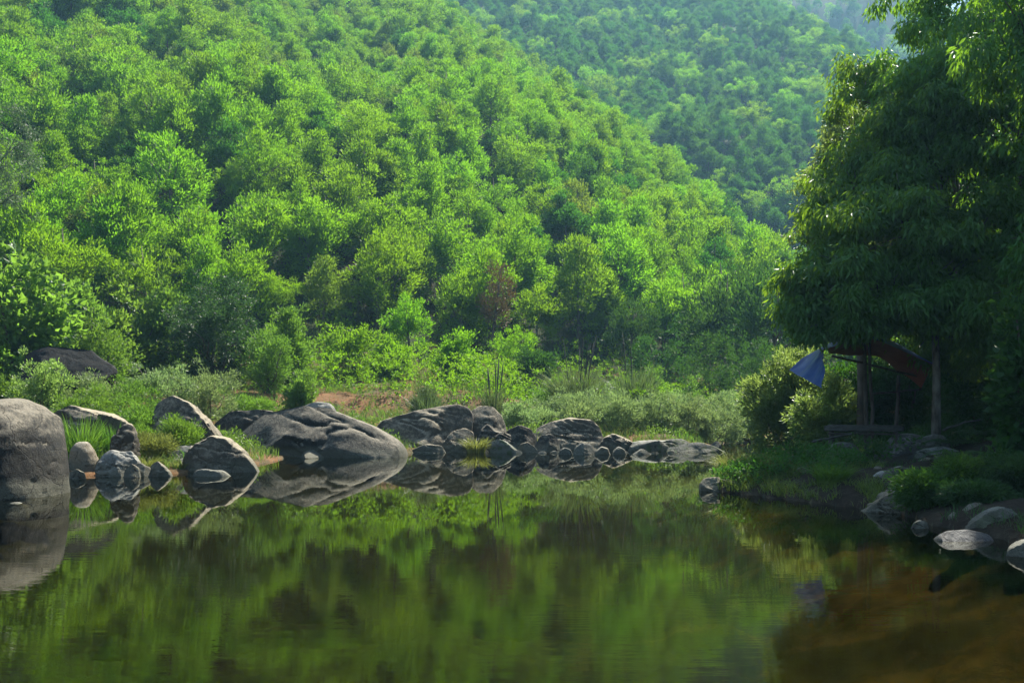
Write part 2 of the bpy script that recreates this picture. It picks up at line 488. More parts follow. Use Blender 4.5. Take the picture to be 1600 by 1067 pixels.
def water_mat():
    m, nt, out = new_mat('clear_river_water')
    g = N(nt, 'ShaderNodeNewGeometry')
    mp = N(nt, 'ShaderNodeMapping')
    mp.inputs['Scale'].default_value = (0.55, 1.0, 1.0)
    nt.links.new(g.outputs['Position'], mp.inputs[0])
    n1 = N(nt, 'ShaderNodeTexNoise', i_Scale=2.2, i_Detail=3.0, i_Roughness=0.5)
    n2 = N(nt, 'ShaderNodeTexNoise', i_Scale=9.0, i_Detail=2.0, i_Roughness=0.5)
    nt.links.new(mp.outputs[0], n1.inputs['Vector'])
    nt.links.new(mp.outputs[0], n2.inputs['Vector'])
    # breeze patches: where the ripples are stronger
    n3 = N(nt, 'ShaderNodeTexNoise', i_Scale=0.22, i_Detail=2.0)
    nt.links.new(g.outputs['Position'], n3.inputs['Vector'])
    sy_ = N(nt, 'ShaderNodeSeparateXYZ')
    nt.links.new(g.outputs['Position'], sy_.inputs[0])
    # the shallow run in front is livelier than the still pool behind it
    run = N(nt, 'ShaderNodeMapRange', i_From_Min=7.0, i_From_Max=13.0, i_To_Min=1.15, i_To_Max=0.15)
    nt.links.new(sy_.outputs[1], run.inputs[0])
    amp = mathn(nt, 'MULTIPLY', ramp(nt, n3.outputs[0], [(0.35, 0.35), (0.65, 1.0)]), run.outputs[0])
    mp2 = N(nt, 'ShaderNodeMapping')
    mp2.inputs['Scale'].default_value = (0.22, 1.0, 1.0)
    nt.links.new(g.outputs['Position'], mp2.inputs[0])
    n5 = N(nt, 'ShaderNodeTexNoise', i_Scale=8.0, i_Detail=3.0, i_Roughness=0.55)
    nt.links.new(mp2.outputs[0], n5.inputs['Vector'])
    h = mathn(nt, 'MULTIPLY_ADD', n2.outputs[0], 0.15, mathn(nt, 'MULTIPLY', n1.outputs[0], 0.6))
    h = mathn(nt, 'MULTIPLY_ADD', n5.outputs[0], 0.75, h)
    h = mathn(nt, 'MULTIPLY', h, amp)
    bp = N(nt, 'ShaderNodeBump', i_Strength=1.0, i_Distance=0.0022)
    nt.links.new(h, bp.inputs['Height'])
    fr = N(nt, 'ShaderNodeFresnel', i_IOR=1.333)
    nt.links.new(bp.outputs[0], fr.inputs['Normal'])
    tr = N(nt, 'ShaderNodeBsdfTransparent')
    tr.inputs[0].default_value = (0.42, 0.38, 0.18, 1)
    gl = N(nt, 'ShaderNodeBsdfGlossy')
    gl.inputs['Roughness'].default_value = 0.0
    gl.inputs['Color'].default_value = (0.95, 0.97, 0.93, 1)
    nt.links.new(bp.outputs[0], gl.inputs['Normal'])
    mx = N(nt, 'ShaderNodeMixShader')
    nt.links.new(fr.outputs[0], mx.inputs[0])
    nt.links.new(tr.outputs[0], mx.inputs[1])
    nt.links.new(gl.outputs[0], mx.inputs[2])
    nt.links.new(mx.outputs[0], out.inputs[0])
    return m
M['water'] = water_mat()

def cloth_mat(name, c1, c2, rough=0.45, tmix=0.2):
    m, nt, out = new_mat(name)
    tc = N(nt, 'ShaderNodeTexCoord')
    nz = N(nt, 'ShaderNodeTexNoise', i_Scale=3.0, i_Detail=6.0)
    nt.links.new(tc.outputs['Object'], nz.inputs['Vector'])
    col = mixc(nt, ramp(nt, nz.outputs[0], [(0.35, 0.0), (0.65, 1.0)]), c1, c2)
    bs = N(nt, 'ShaderNodeBsdfPrincipled')
    bs.inputs['Roughness'].default_value = rough
    nt.links.new(col, bs.inputs['Base Color'])
    tr = N(nt, 'ShaderNodeBsdfTranslucent')
    nt.links.new(col, tr.inputs[0])
    mx = N(nt, 'ShaderNodeMixShader')
    mx.inputs[0].default_value = tmix
    nt.links.new(bs.outputs[0], mx.inputs[1])
    nt.links.new(tr.outputs[0], mx.inputs[2])
    nt.links.new(mx.outputs[0], out.inputs[0])
    return m
M['blue'] = cloth_mat('blue_tarpaulin', (0.016, 0.065, 0.24), (0.03, 0.10, 0.32), 0.4)
M['rust'] = cloth_mat('rust_tarpaulin', (0.20, 0.055, 0.025), (0.27, 0.08, 0.035), 0.5)

# ------------------------------------------------------------------ terrain
SHORE_L = [(-70, 9), (-30, 13.5), (-12.5, 17.2), (-10.9, 21.2), (-8.6, 22.0), (-7.2, 23.4), (-7.4, 29.5), (-4.2, 31.2), (-3.0, 34.0),
           (1, 34.4), (2.5, 34.9), (7.4, 35.2), (8.4, 36.5), (9.3, 41), (12.8, 45), (18, 51), (34, 64), (60, 74), (110, 80)]
SHORE_R = [(110, 66), (60, 60), (38, 52), (26, 46), (17, 41), (12.2, 35), (9.0, 28), (6.0, 21.5), (4.3, 18.6), (3.9, 17.6), (4.7, 16.1),
           (5.4, 14.7), (5.9, 13.4), (5.8, 12.2), (6.0, 11), (6.0, 9.4), (7.5, 5.5), (10.5, 1), (14, -8), (20, -60)]
RIVER = SHORE_L + SHORE_R + [(-70, -60)]

def poly_inside(x, y, poly):
    ins = np.zeros(x.shape, bool)
    n = len(poly)
    for i in range(n):
        x1, y1 = poly[i]
        x2, y2 = poly[(i + 1) % n]
        if y1 == y2: continue
        c = ((y1 > y) != (y2 > y)) & (x < (x2 - x1) * (y - y1) / (y2 - y1) + x1)
        ins ^= c
    return ins

def line_dist(x, y, pts):
    d = np.full(x.shape, 1e9)
    for (x1, y1), (x2, y2) in zip(pts[:-1], pts[1:]):
        ex, ey = x2 - x1, y2 - y1
        t = np.clip(((x - x1) * ex + (y - y1) * ey) / (ex * ex + ey * ey), 0, 1)
        d = np.minimum(d, np.hypot(x - x1 - t * ex, y - y1 - t * ey))
    return d

FN = np.array([-20.0, 49.0]) / math.hypot(20, 49)       # uphill direction of the near slope
RN = np.array([0.902, 0.432])                            # away from the ridge of the near spur
def near_s(x, y): return (x + 35) * FN[0] + (y - 50) * FN[1]
def near_t(x, y): return (x - 35.5) * RN[0] + (y - 100) * RN[1]
def softp(v, k): return np.log1p(np.exp(np.clip(v / k, -30, 30))) * k

def terrain(x, y, full=False):
    x = np.atleast_1d(np.asarray(x, float))
    y = np.atleast_1d(np.asarray(y, float))
    ins = poly_inside(x, y, RIVER)
    dl, dr = line_dist(x, y, SHORE_L), line_dist(x, y, SHORE_R)
    d = np.minimum(dl, dr)
    left = dl <= dr
    wig = fbm2(x * 0.8, y * 0.8, 3, 4)
    bed = -np.minimum(0.85, 0.12 + 0.30 * d) + 0.13 * wig - 0.05 + 0.13 * fbm2(x * 0.9, y * 1.7, 41, 6, 0.62) * np.clip(d / 2, 0, 1)
    bed = np.minimum(bed, -0.03 - 0.05 * np.minimum(d, 1))
    step = 0.75 * np.clip((d - 10.6 - 0.8 * wig) / 0.7, 0, 1) * np.clip((x + 20) / 4, 0, 1) * np.clip((3 - x) / 5, 0, 1)
    hl = 0.03 + 0.22 * (1 - np.exp(-d / 1.6)) + 0.105 * np.minimum(d, 40) + step + 0.16 * wig * np.minimum(d, 1.5) / 1.5
    hr = 0.05 + 0.34 * (1 - np.exp(-d / 0.7)) + 0.055 * np.minimum(d, 60) + 0.62 * softp(d - 5.4, 0.9) * np.exp(-np.maximum(0, d - 30) / 60) \
        + 0.12 * wig * np.minimum(d, 1.5) / 1.5
    # terrace that carries the platform
    hr = np.minimum(hr, 40 + 0 * hr)
    h = np.where(ins, bed, np.where(left, hl, hr))
    s, t = near_s(x, y), near_t(x, y)
    rough = 3.2 * fbm2(x / 26, y / 26, 11, 3) * np.clip(s / 30, 0, 1)
    gully = 5.0 * np.abs(fbm2((x * FN[1] - y * FN[0]) / 30, s / 110, 21, 2)) * np.clip(s / 40, 0, 1)
    near = 0.684 * softp(s, 4.0) + rough - gully
    near = near - 1.25 * softp(t, 7.0)
    near = np.maximum(near, 0)
    # far hill and the hill behind it
    fs = (y - 132) - 0.05 * (x - 60)
    far = 0.76 * softp(fs, 8.0) + 5.0 * fbm2(x / 45, y / 45, 31, 3) * np.clip(fs / 60, 0, 1)
    far = far - 0.9 * softp((x - 112) * 0.9 + (y - 250) * 0.18, 14.0)
    cap = 212 + 10 * fbm2(x / 80, y / 80, 37, 2)
    back = np.clip(1.35 * softp(y - 285, 15) + 0 * x, 0, None) * np.clip((x + 200) / 120, 0, 1)
    hills = np.maximum(np.maximum(near, np.maximum(far, 0)), back)
    hills = np.minimum(hills, cap)
    z = np.where(ins & (d > 0.5), h, h + hills) if False else h + hills * np.where(ins, np.clip((s - 8) / 10, 0, 1) * 0, 1)
    if full:
        return z, ins, d, left, s, fs
    return z

def gz(x, y): return float(terrain(x, y)[0])

def build_terrain():
    ang = np.concatenate([np.linspace(-180, -46, 34, endpoint=False), np.linspace(-46, 46, 330, endpoint=False), np.linspace(46, 180, 34, endpoint=False)])
    a = np.radians(ang)
    r = np.concatenate([[0.05], 0.8 * (470 / 0.8) ** np.linspace(0, 1, 260)])
    A, R = np.meshgrid(a, r)
    x, y = (R * np.sin(A)).ravel(), (R * np.cos(A)).ravel()
    z, ins, d, left, s, fs = terrain(x, y, True)
    V = np.stack([x, y, z], 1)
    na, nr = len(a), len(r)
    i = np.arange(nr - 1)[:, None] * na
    j = np.arange(na)[None, :]
    j2 = (j + 1) % na
    Q = np.stack([i + j, i + j2, i + na + j2, i + na + j], -1).reshape(-1, 4)[:, ::-1]
    insq = ins[Q].mean(1) > 0.5
    cs, cf, dq = s[Q].mean(1), fs[Q].mean(1), d[Q].mean(1)
    lq = left[Q].mean(1) > 0.5
    hill = (~insq) & ((cs > 1) & lq | (cf > 0))
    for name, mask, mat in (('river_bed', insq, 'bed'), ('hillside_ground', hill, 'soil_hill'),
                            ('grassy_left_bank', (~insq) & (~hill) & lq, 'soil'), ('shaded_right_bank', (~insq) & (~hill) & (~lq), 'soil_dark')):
        q = Q[mask]
        if not len(q): continue
        u, inv = np.unique(q, return_inverse=True)
        o = link(name, mesh_np(name, V[u], None, inv.reshape(-1, 4), True, M[mat]))
        tag(o, kind='structure')
build_terrain()

# river surface: a flat sheet; the banks rise through it
wv, wq = [], []
gx, gy = np.linspace(-90, 130, 12), np.linspace(-70, 95, 12)
for yy in gy:
    for xx in gx: wv.append((xx, yy, 0.0))
for jj in range(11):
    for ii in range(11):
        b = jj * 12 + ii
        wq.append((b, b + 1, b + 13, b + 12))
tag(link('river_water', mesh_np('river_water', np.array(wv), None, wq, False, M['water'])), kind='structure')

# ------------------------------------------------------------------ hillside trees
rng = np.random.default_rng(7)
def hill_tree_meshes(k, mat, seed, dens=1.0, shape='round', leaf=(0.21, 0.085), wmul=1.0):
    r = np.random.default_rng(seed)
    H = r.uniform(5.8, 7.6)
    W = r.uniform(1.75, 2.5) * wmul
    nb = int(95 * dens)
    c = []
    lean = r.normal(size=2) * 0.25
    while len(c) < nb:
        u = unit(r, 1)[0]
        rad = r.random() ** 0.45
        p = u * rad
        hz = (p[2] + 1) / 2
        w = W * (1.0 if shape == 'round' else 1.15 - 0.6 * hz)
        if vnoise((p * 2.3 + seed)[None], seed)[0] < -0.28: continue
        c.append((p[0] * w + lean[0] * hz, p[1] * w + lean[1] * hz, H * 0.20 + hz * H * 0.80 * (1 - 0.10 * np.hypot(p[0], p[1]))))
    c = np.array(c)
    mid = np.array([0, 0, H * 0.5])
    v, t = clump_leaves(c, 64, r.uniform(0.36, 0.62, len(c)), leaf[0], leaf[1], r, 1.0, 0.7, 0.45, mid)
    crown = mesh_np('crown', v, t, None, False, mat)
    g = Geo()
    g.tube([(0, 0, -0.8), (0.03, 0.02, H * 0.25), (lean[0] * 0.5, lean[1] * 0.5, H * 0.55), (lean[0], lean[1], H * 0.88)], [0.12, 0.10, 0.07, 0.02], 6)
    for b in range(9):
        e = c[r.integers(len(c))]
        h0 = min(e[2] * 0.75, H * 0.7)
        g.tube(bez((lean[0] * h0 / H, lean[1] * h0 / H, h0), e, -0.1, 4), [0.045, 0.035, 0.025, 0.01], 4)
    return crown, g.mesh('trunk', M['bark'], True)

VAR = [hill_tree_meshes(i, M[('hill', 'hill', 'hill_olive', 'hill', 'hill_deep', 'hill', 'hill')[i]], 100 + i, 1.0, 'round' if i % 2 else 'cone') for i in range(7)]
PALE = hill_tree_meshes(8, M['hill_pale'], 131, 0.8)
DEAD = hill_tree_meshes(9, M['dead'], 145, 0.4, 'round', (0.20, 0.07), 0.5)
DARKV = [hill_tree_meshes(20 + i, M['hill_dark'], 160 + i, 1.15, 'round', (0.24, 0.07)) for i in range(2)]

pts = []      # x, y, z, scale, rot, variant
def scatter(x0, x1, y0, y1, step, cond, smin, smax, seed, kinds=(0, 1, 3, 5, 6, 0, 1, 3, 5, 6, 2, 4)):
    r = np.random.default_rng(seed)
    nx, ny = int((x1 - x0) / step), int((y1 - y0) / step)
    X, Y = np.meshgrid(x0 + (np.arange(nx) + 0.5) * step, y0 + (np.arange(ny) + 0.5) * step)
    X = X.ravel() + r.uniform(-0.42, 0.42, X.size) * step
    Y = Y.ravel() + r.uniform(-0.42, 0.42, Y.size) * step
    z, ins, d, left, s, fs = terrain(X, Y, True)
    t = near_t(X, Y)
    px = 800 + F * X / np.maximum(Y, 1)
    py = HZ - F * (z + 8 - CAMZ) / np.maximum(Y, 1)
    k = cond(X, Y, z, s, t, fs, px, py) & (~ins)
    n = int(k.sum())
    sc = r.uniform(smin, smax, n) * (1 + 0.18 * np.clip(fbm2(X[k] / 9, Y[k] / 9, 5, 2), -1, 1))
    return np.stack([X[k], Y[k], z[k] - 0.1, sc, r.uniform(0, 6.283, n), r.choice(kinds, n)], 1)

near_pts = scatter(-150, 70, 44, 215, 3.2,
                   lambda X, Y, z, s, t, fs, px, py: (s > 0.5) & (t < 16) & (px > -420) & (px < 1700) & (py > -160), 0.68, 1.3, 1)
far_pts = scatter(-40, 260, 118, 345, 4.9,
                  lambda X, Y, z, s, t, fs, px, py: (fs > -8) & (t > 10) & (px > 480) & (px < 1800) & (py > -150), 0.95, 1.6, 2, (4, 4, 4, 4, 5, 4))  # mostly the deep leaf kind, so the far hill's dimness is painted
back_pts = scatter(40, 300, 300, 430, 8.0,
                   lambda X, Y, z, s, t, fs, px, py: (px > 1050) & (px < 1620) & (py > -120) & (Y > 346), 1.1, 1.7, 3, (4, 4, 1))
# keep the plantation clear of the hand-placed trees on its foot
def clear(p, spots):
    k = np.ones(len(p), bool)
    for x, y, r in spots: k &= np.hypot(p[:, 0] - x, p[:, 1] - y) > r
    return p[k]

def place_tree(meshes, x, y, z, sc, rot, label, group, name='hillside_tree', cat='tree'):
    o = root(name, label, cat, (x, y, z), group, rot)
    o.scale = (sc, sc, sc)
    c = link('crown', meshes[0], o)
    t = link('trunk', meshes[1], o)
    return c, t

def px_tree(meshes, px, d, htop_py, label, name, mul=1.0, group=None):
    """a tree at column px and distance d whose top reaches row htop_py"""
    x = X_at(px, d)
    z = gz(x, d)
    H = meshes[0].vertices
    top = max(v.co.z for v in H)
    sc = (Z_at(htop_py, d) - z) / top
    place_tree(meshes, x, d, z, sc, (px * 0.37) % 6.28, label, group, name)
    return x, d, sc

SPOTS = []
def special(*a, r=1.8, **k):
    x, y, sc = px_tree(*a, **k)
    SPOTS.append((x, y, r))
special(DEAD, 770, 62.5, 405, 'reddish brown withered tree among green trees above the river bank', 'withered_tree', r=1.6)
special(PALE, 590, 88, 332, 'pale grey-green tree standing in a dark gap halfway up the slope', 'pale_tree', r=2.2)
special(VAR[1], 596, 97, 262, 'large rounded bright green tree just above the pale grey-green tree', 'round_tree', r=2.8)
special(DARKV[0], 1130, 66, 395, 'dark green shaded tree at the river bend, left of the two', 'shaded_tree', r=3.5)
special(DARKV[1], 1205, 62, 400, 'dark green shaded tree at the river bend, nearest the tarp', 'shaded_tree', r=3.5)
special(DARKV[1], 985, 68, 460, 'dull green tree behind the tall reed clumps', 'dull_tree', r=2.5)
special(VAR[3], 640, 57, 455, 'small yellow-green tree at the forest edge above the slab boulder', 'edge_tree', r=2)
special(VAR[5], 800, 57, 505, 'low bright green tree under the withered brown tree', 'edge_tree', r=2)
near_pts = clear(near_pts, SPOTS)

px = 800 + F * near_pts[:, 0] / near_pts[:, 1]
in_view = (px > -30) & (px < 1270)
order = np.argsort(np.where(in_view, near_pts[:, 1], 1e6))
chosen = order[:292]
rest = order[292:]
crowns_col = bpy.data.collections.new('crown_kinds')
trunks_col = bpy.data.collections.new('trunk_kinds')
seen = set()
first = {}
LAB = 'bright green plantation tree packed among others on the lower near hillside'
for i in chosen:
    x, y, z, sc, rot, vi = near_pts[i]
    vi = int(vi)
    c, t = place_tree(VAR[vi], x, y, z, sc, rot, LAB, 'plantation trees on the near hillside')
    if vi not in seen:
        seen.add(vi)
        crowns_col.objects.link(c)
        trunks_col.objects.link(t)
        first[vi] = c.name

rank = {nm: i for i, nm in enumerate(sorted(first.values()))}
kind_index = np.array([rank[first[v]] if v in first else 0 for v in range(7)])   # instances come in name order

def forest(name, label, P):
    P = P.copy()
    P[:, 5] = kind_index[P[:, 5].astype(int)]
    me = bpy.data.meshes.new(name)
    me.vertices.add(len(P))
    me.vertices.foreach_set('co', np.ascontiguousarray(P[:, :3], dtype=np.float32).ravel())
    for an, ty, col in (('tree_scale', 'FLOAT', 3), ('tree_turn', 'FLOAT', 4), ('tree_kind', 'INT', 5)):
        at = me.attributes.new(an, ty, 'POINT')
        at.data.foreach_set('value', P[:, col].astype(np.int32 if ty == 'INT' else np.float32))
    o = tag(link(name, me), label, 'forest', None, 'stuff')
    ng = bpy.data.node_groups.new(name, 'GeometryNodeTree')
    ng.interface.new_socket('Geometry', in_out='INPUT', socket_type='NodeSocketGeometry')
    ng.interface.new_socket('Geometry', in_out='OUTPUT', socket_type='NodeSocketGeometry')
    nd = ng.nodes
    gi, go = nd.new('NodeGroupInput'), nd.new('NodeGroupOutput')
    jn = nd.new('GeometryNodeJoinGeometry')
    def attr(nm, ty):
        a = nd.new('GeometryNodeInputNamedAttribute')
        a.data_type = ty
        a.inputs['Name'].default_value = nm
        return a.outputs['Attribute']
    cx = nd.new('ShaderNodeCombineXYZ')
    ng.links.new(attr('tree_turn', 'FLOAT'), cx.inputs[2])
    for col in (crowns_col, trunks_col):
        ci = nd.new('GeometryNodeCollectionInfo')
        ci.inputs['Collection'].default_value = col
        ci.inputs['Separate Children'].default_value = True
        ci.inputs['Reset Children'].default_value = True
        ip = nd.new('GeometryNodeInstanceOnPoints')
        ng.links.new(gi.outputs[0], ip.inputs['Points'])
        ng.links.new(ci.outputs[0], ip.inputs['Instance'])
        ip.inputs['Pick Instance'].default_value = True
        ng.links.new(attr('tree_kind', 'INT'), ip.inputs['Instance Index'])
        ng.links.new(cx.outputs[0], ip.inputs['Rotation'])
        ng.links.new(attr('tree_scale', 'FLOAT'), ip.inputs['Scale'])
        ng.links.new(ip.outputs[0], jn.inputs[0])
    ng.links.new(jn.outputs[0], go.inputs[0])
    md = o.modifiers.new('trees', 'NODES')
    md.node_group = ng
    return o
forest('upper_forest', 'dense green forest covering the upper part of the near hillside', near_pts[rest])
right_pts = scatter(18, 80, 22, 90, 4.2, lambda X, Y, z, s, t, fs, px, py: (px > 1560) & (px < 3200) & (fs < 0), 0.8, 1.3, 4, (4, 4, 5))
forest('right_slope_forest', 'dark forest on the slope behind the right bank', right_pts)
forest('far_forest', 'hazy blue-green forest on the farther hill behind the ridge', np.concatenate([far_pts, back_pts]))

# ------------------------------------------------------------------ boulders and stones
def rock(label, outline, d, depth, mat='rock', seed=1, name='boulder', res=1, p=2.8, cuts=12, amp=0.10, base=None, group=None, top=0.5, cat=None):
    """outline: silhouette (column, row) from left to right over the top, standing at distance d; depth: half thickness"""
    o2 = np.array([(X_at(a, d), Z_at(b, d)) for a, b in outline])
    w = o2[:, 0].max() - o2[:, 0].min()
    xc = 0.5 * (o2[:, 0].max() + o2[:, 0].min())
    zb = base if base is not None else min(o2[0, 1], o2[-1, 1]) - 0.25
    zt = o2[:, 1].max()
    h = zt - zb
    # close under the base with a rounded belly
    left, right = o2[0], o2[-1]
    low = [(right[0] + 0.01 * w, zb), (left[0] - 0.01 * w, zb)]
    poly = np.concatenate([o2, np.array(low)])
    cz = zb + 0.45 * h
    n_th, n_t = (120, 71) if res == 2 else ((72, 43) if res == 1 else (32, 19))
    th = np.linspace(0, 2 * math.pi, n_th, endpoint=False)
    rr = np.zeros(n_th)
    m = len(poly)
    for k, a in enumerate(th):
        ca, sa = math.cos(a), math.sin(a)
        best = 0
        for i in range(m):
            x1, z1 = poly[i] - (xc, cz)
            x2, z2 = poly[(i + 1) % m] - (xc, cz)
            den = ca * (z2 - z1) - sa * (x2 - x1)
            if abs(den) < 1e-9: continue
            t = (x1 * (z2 - z1) - z1 * (x2 - x1)) / den
            u = (x1 * sa - z1 * ca) / den
            if t > 0 and -1e-6 <= u <= 1 + 1e-6: best = max(best, t)
        rr[k] = best
    rs = (np.roll(rr, 1) + 2 * rr + np.roll(rr, -1)) / 4
    tt = np.sin(np.linspace(-math.pi / 2, math.pi / 2, n_t))[1:-1]
    V = []
    for t in tt:
        s = (1 - abs(t) ** p) ** (1 / p)
        sz = (1 - top) + top * s if abs(t) < 0.999 else s
        sz = s ** 0.8
        x = xc + rs * np.cos(th) * s
        z = cz + rs * np.sin(th)
        z = zb + (z - zb) * sz + (1 - sz) * h * 0.15
        V.append(np.stack([x, np.full(n_th, d + t * depth), z], 1))
    V = np.concatenate(V)
    c0 = np.array([[xc, d - depth, zb + h * 0.2]])
    c1 = np.array([[xc, d + depth, zb + h * 0.2]])
    nn = len(V)
    r = np.random.default_rng(seed)
    size = max(w, h)
    ctr = np.array([xc, d, zb + 0.4 * h])
    half = np.array([w / 2, depth, h * 0.6])
    # flat fracture faces, mostly on the front, the back and the flanks
    for k in range(cuts):
        nv = np.array([r.normal() * 0.55, -1.0 if k % 3 else 1.0, r.uniform(-0.15, 0.95)])
        nv = nv / np.linalg.norm(nv)
        dist = ((V - ctr) / half) @ nv
        ex = np.maximum(0, dist - r.uniform(0.56, 0.86))
        V = V - (nv * half)[None, :] * ex[:, None]
    V = np.concatenate([V, c0, c1])
    out = norm((V - ctr) / half)
    q = V / size * 3.4 + seed * 3.7
    disp = fbm(q, seed, 6, 0.55) * amp * size * 0.20
    lay = q * np.array([0.7, 0.7, 2.2]) + 9
    lay = lay + 0.5 * q[:, [1, 2, 0]]
    ridge = np.clip(1 - np.abs(fbm(lay, seed + 5, 3)), 0, 1) ** 7
    disp = disp - ridge * amp * size * 0.28
    near = np.clip(np.abs(V[:, 1] - d) / (depth * 0.35), 0.35, 1)
    V = V + out * (disp * near)[:, None]
    nt_ = len(tt)
    i = np.arange(nt_ - 1)[:, None] * n_th
    j = np.arange(n_th)[None, :]
    j2 = (j + 1) % n_th
    Q = np.stack([i + j, i + j2, i + n_th + j2, i + n_th + j], -1).reshape(-1, 4)
    T = [[nn, (k + 1) % n_th, k] for k in range(n_th)] + [[nn + 1, (nt_ - 1) * n_th + k, (nt_ - 1) * n_th + (k + 1) % n_th] for k in range(n_th)]
    org = np.array([xc, d, max(zb, 0.0)])
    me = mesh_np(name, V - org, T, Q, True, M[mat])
    me.set_sharp_from_angle(angle=math.radians(28))
    o = link(name, me, None, tuple(org))
    return tag(o, label, cat or ('boulder' if name == 'boulder' else 'stone'), group)

WB = -0.45     # foot of the boulders that stand in the river
rock('huge dark dome boulder with pale waterline at the left edge', [(-75, 790), (-70, 690), (-40, 640), (0, 624), (25, 622), (48, 630), (74, 648), (90, 680), (98, 712), (102, 745), (103, 780)], 17.0, 1.5, 'rock_dark', 3, res=2, base=WB, p=2.3, amp=0.07, cuts=2)
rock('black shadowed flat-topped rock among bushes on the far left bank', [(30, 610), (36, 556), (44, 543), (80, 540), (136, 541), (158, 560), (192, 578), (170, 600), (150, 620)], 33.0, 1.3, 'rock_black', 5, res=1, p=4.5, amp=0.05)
rock('dark knobbed slab boulder behind the tall grass tuft', [(68, 690), (72, 642), (90, 627), (108, 631), (140, 640), (175, 647), (202, 660), (208, 690)], 24.5, 0.7, 'rock', 8, amp=0.10)
rock('rounded tan stone beside the huge dark boulder', [(108, 726), (112, 700), (122, 690), (136, 690), (146, 702), (154, 722)], 21.9, 0.3, 'rock_tan', 11, 'stone', p=2.2, amp=0.05, cuts=2)
rock('jagged grey rock with a sharp pale edge left of the bushes', [(168, 712), (172, 694), (186, 676), (196, 660), (208, 664), (216, 690), (216, 712)], 22.4, 0.45, 'rock', 14, amp=0.2, cuts=8)
rock('pale cracked low rock under the jagged grey rock', [(152, 736), (158, 712), (172, 702), (190, 706), (206, 704), (218, 720), (222, 736)], 21.6, 0.4, 'rock_pale', 15, amp=0.2, cuts=7)
rock('leaning brown-topped slab boulder with dark hollow underneath', [(236, 690), (240, 642), (246, 616), (262, 614), (298, 630), (328, 656), (345, 678), (353, 692), (350, 702)], 25.6, 0.75, 'rock', 18, res=1, amp=0.10, p=3)
rock('small domed grey boulder with a pale right rim at the waterline', [(284, 746), (292, 708), (308, 691), (334, 680), (358, 685), (382, 704), (398, 724), (407, 740)], 23.0, 0.85, 'rock', 21, res=2, base=WB, amp=0.08, p=2.6)
rock('bleached tan rock left of the small domed boulder', [(250, 735), (262, 706), (276, 697), (300, 695), (310, 710), (312, 735)], 23.6, 0.5, 'rock_pale', 23, 'stone', amp=0.14)
rock('massive whaleback boulder, largest on the far waterline', [(352, 712), (366, 672), (392, 652), (430, 638), (470, 632), (505, 633), (528, 644), (556, 656), (588, 668), (612, 680), (630, 694), (637, 708), (637, 722)], 30.6, 1.7, 'rock_dark', 27, res=2, base=WB, amp=0.07, p=3.0)
rock('dark upright block wedged behind the whaleback boulder', [(332, 720), (332, 662), (340, 646), (372, 641), (410, 640), (440, 646), (446, 720)], 32.2, 0.7, 'rock_dark', 29, amp=0.10, p=3.5)
rock('flat pale stone lying behind the whaleback crest', [(468, 646), (474, 634), (492, 628), (516, 629), (524, 640), (526, 648)], 34.0, 0.4, 'rock_pale', 31, 'stone', res=0)
rock('long overhanging slab boulder with sunlit brown top', [(590, 684), (588, 666), (600, 655), (640, 645), (672, 637), (712, 631), (732, 636), (740, 650), (736, 690)], 35.0, 1.3, 'rock', 34, res=2, base=-0.1, amp=0.08, p=3.6)
rock('round-shouldered boulder leaning on the right end of the slab', [(728, 690), (732, 645), (748, 634), (770, 635), (784, 650), (792, 670), (794, 690)], 35.6, 0.9, 'rock', 36, base=0.0, amp=0.1)
rock('grey wedge rock under the slab boulder beside a grass tuft', [(684, 716), (692, 690), (706, 674), (726, 668), (740, 676), (744, 716)], 33.6, 0.6, 'rock', 38, base=WB, amp=0.12)
rock('low flat rock at the water under the overhang', [(636, 712), (644, 702), (664, 694), (690, 696), (700, 712)], 33.0, 0.5, 'rock', 40, 'stone', base=WB, amp=0.1)
rock('dark pointed rock behind the yellow grass tuft', [(742, 694), (752, 670), (762, 660), (772, 672), (800, 680), (812, 696)], 34.4, 0.5, 'rock_dark', 41, amp=0.18, cuts=7)
rock('knobbly dark rock between slab and grey outcrop', [(786, 700), (792, 672), (812, 664), (830, 670), (840, 690), (840, 704)], 34.6, 0.6, 'rock_dark', 43, amp=0.14)
rock('smooth leaning stone right of the yellow grass tuft', [(764, 714), (768, 690), (776, 684), (792, 690), (812, 706), (822, 718)], 33.0, 0.35, 'rock_moss', 44, 'stone', base=WB, amp=0.06)
rock('small rounded stone tucked above the mossy slope', [(806, 712), (812, 694), (824, 690), (838, 700), (846, 716)], 33.2, 0.3, 'rock', 45, 'stone', base=WB, amp=0.06)
rock('broad grey outcrop, highest of the rocks before the willows', [(824, 700), (834, 672), (858, 660), (878, 655), (892, 652), (926, 656), (938, 668), (944, 690), (948, 706)], 35.4, 1.1, 'rock', 47, res=2, base=WB, amp=0.13, cuts=8)
rock('dark rounded boulder at the foot of the grey outcrop', [(832, 720), (834, 692), (846, 680), (862, 677), (874, 688), (876, 720)], 33.6, 0.5, 'rock_dark', 49, base=WB, amp=0.09)
rock('bright white wedge stone standing at the water', [(870, 720), (874, 704), (880, 698), (892, 702), (898, 720)], 31.8, 0.2, 'rock_pale', 50, 'stone', cuts=4, res=0, base=WB)
rock('pale grey blocky stone right of the white wedge', [(893, 718), (898, 700), (908, 692), (924, 694), (930, 704), (932, 718)], 31.8, 0.35, 'rock_pale', 51, 'stone', cuts=4, base=WB, amp=0.1)
rock('dome-shaped brown stone with a pale rim in the stone row', [(926, 718), (930, 704), (940, 697), (950, 700), (957, 718)], 31.8, 0.25, 'rock_tan', 52, 'stone', cuts=4, base=WB, amp=0.06)
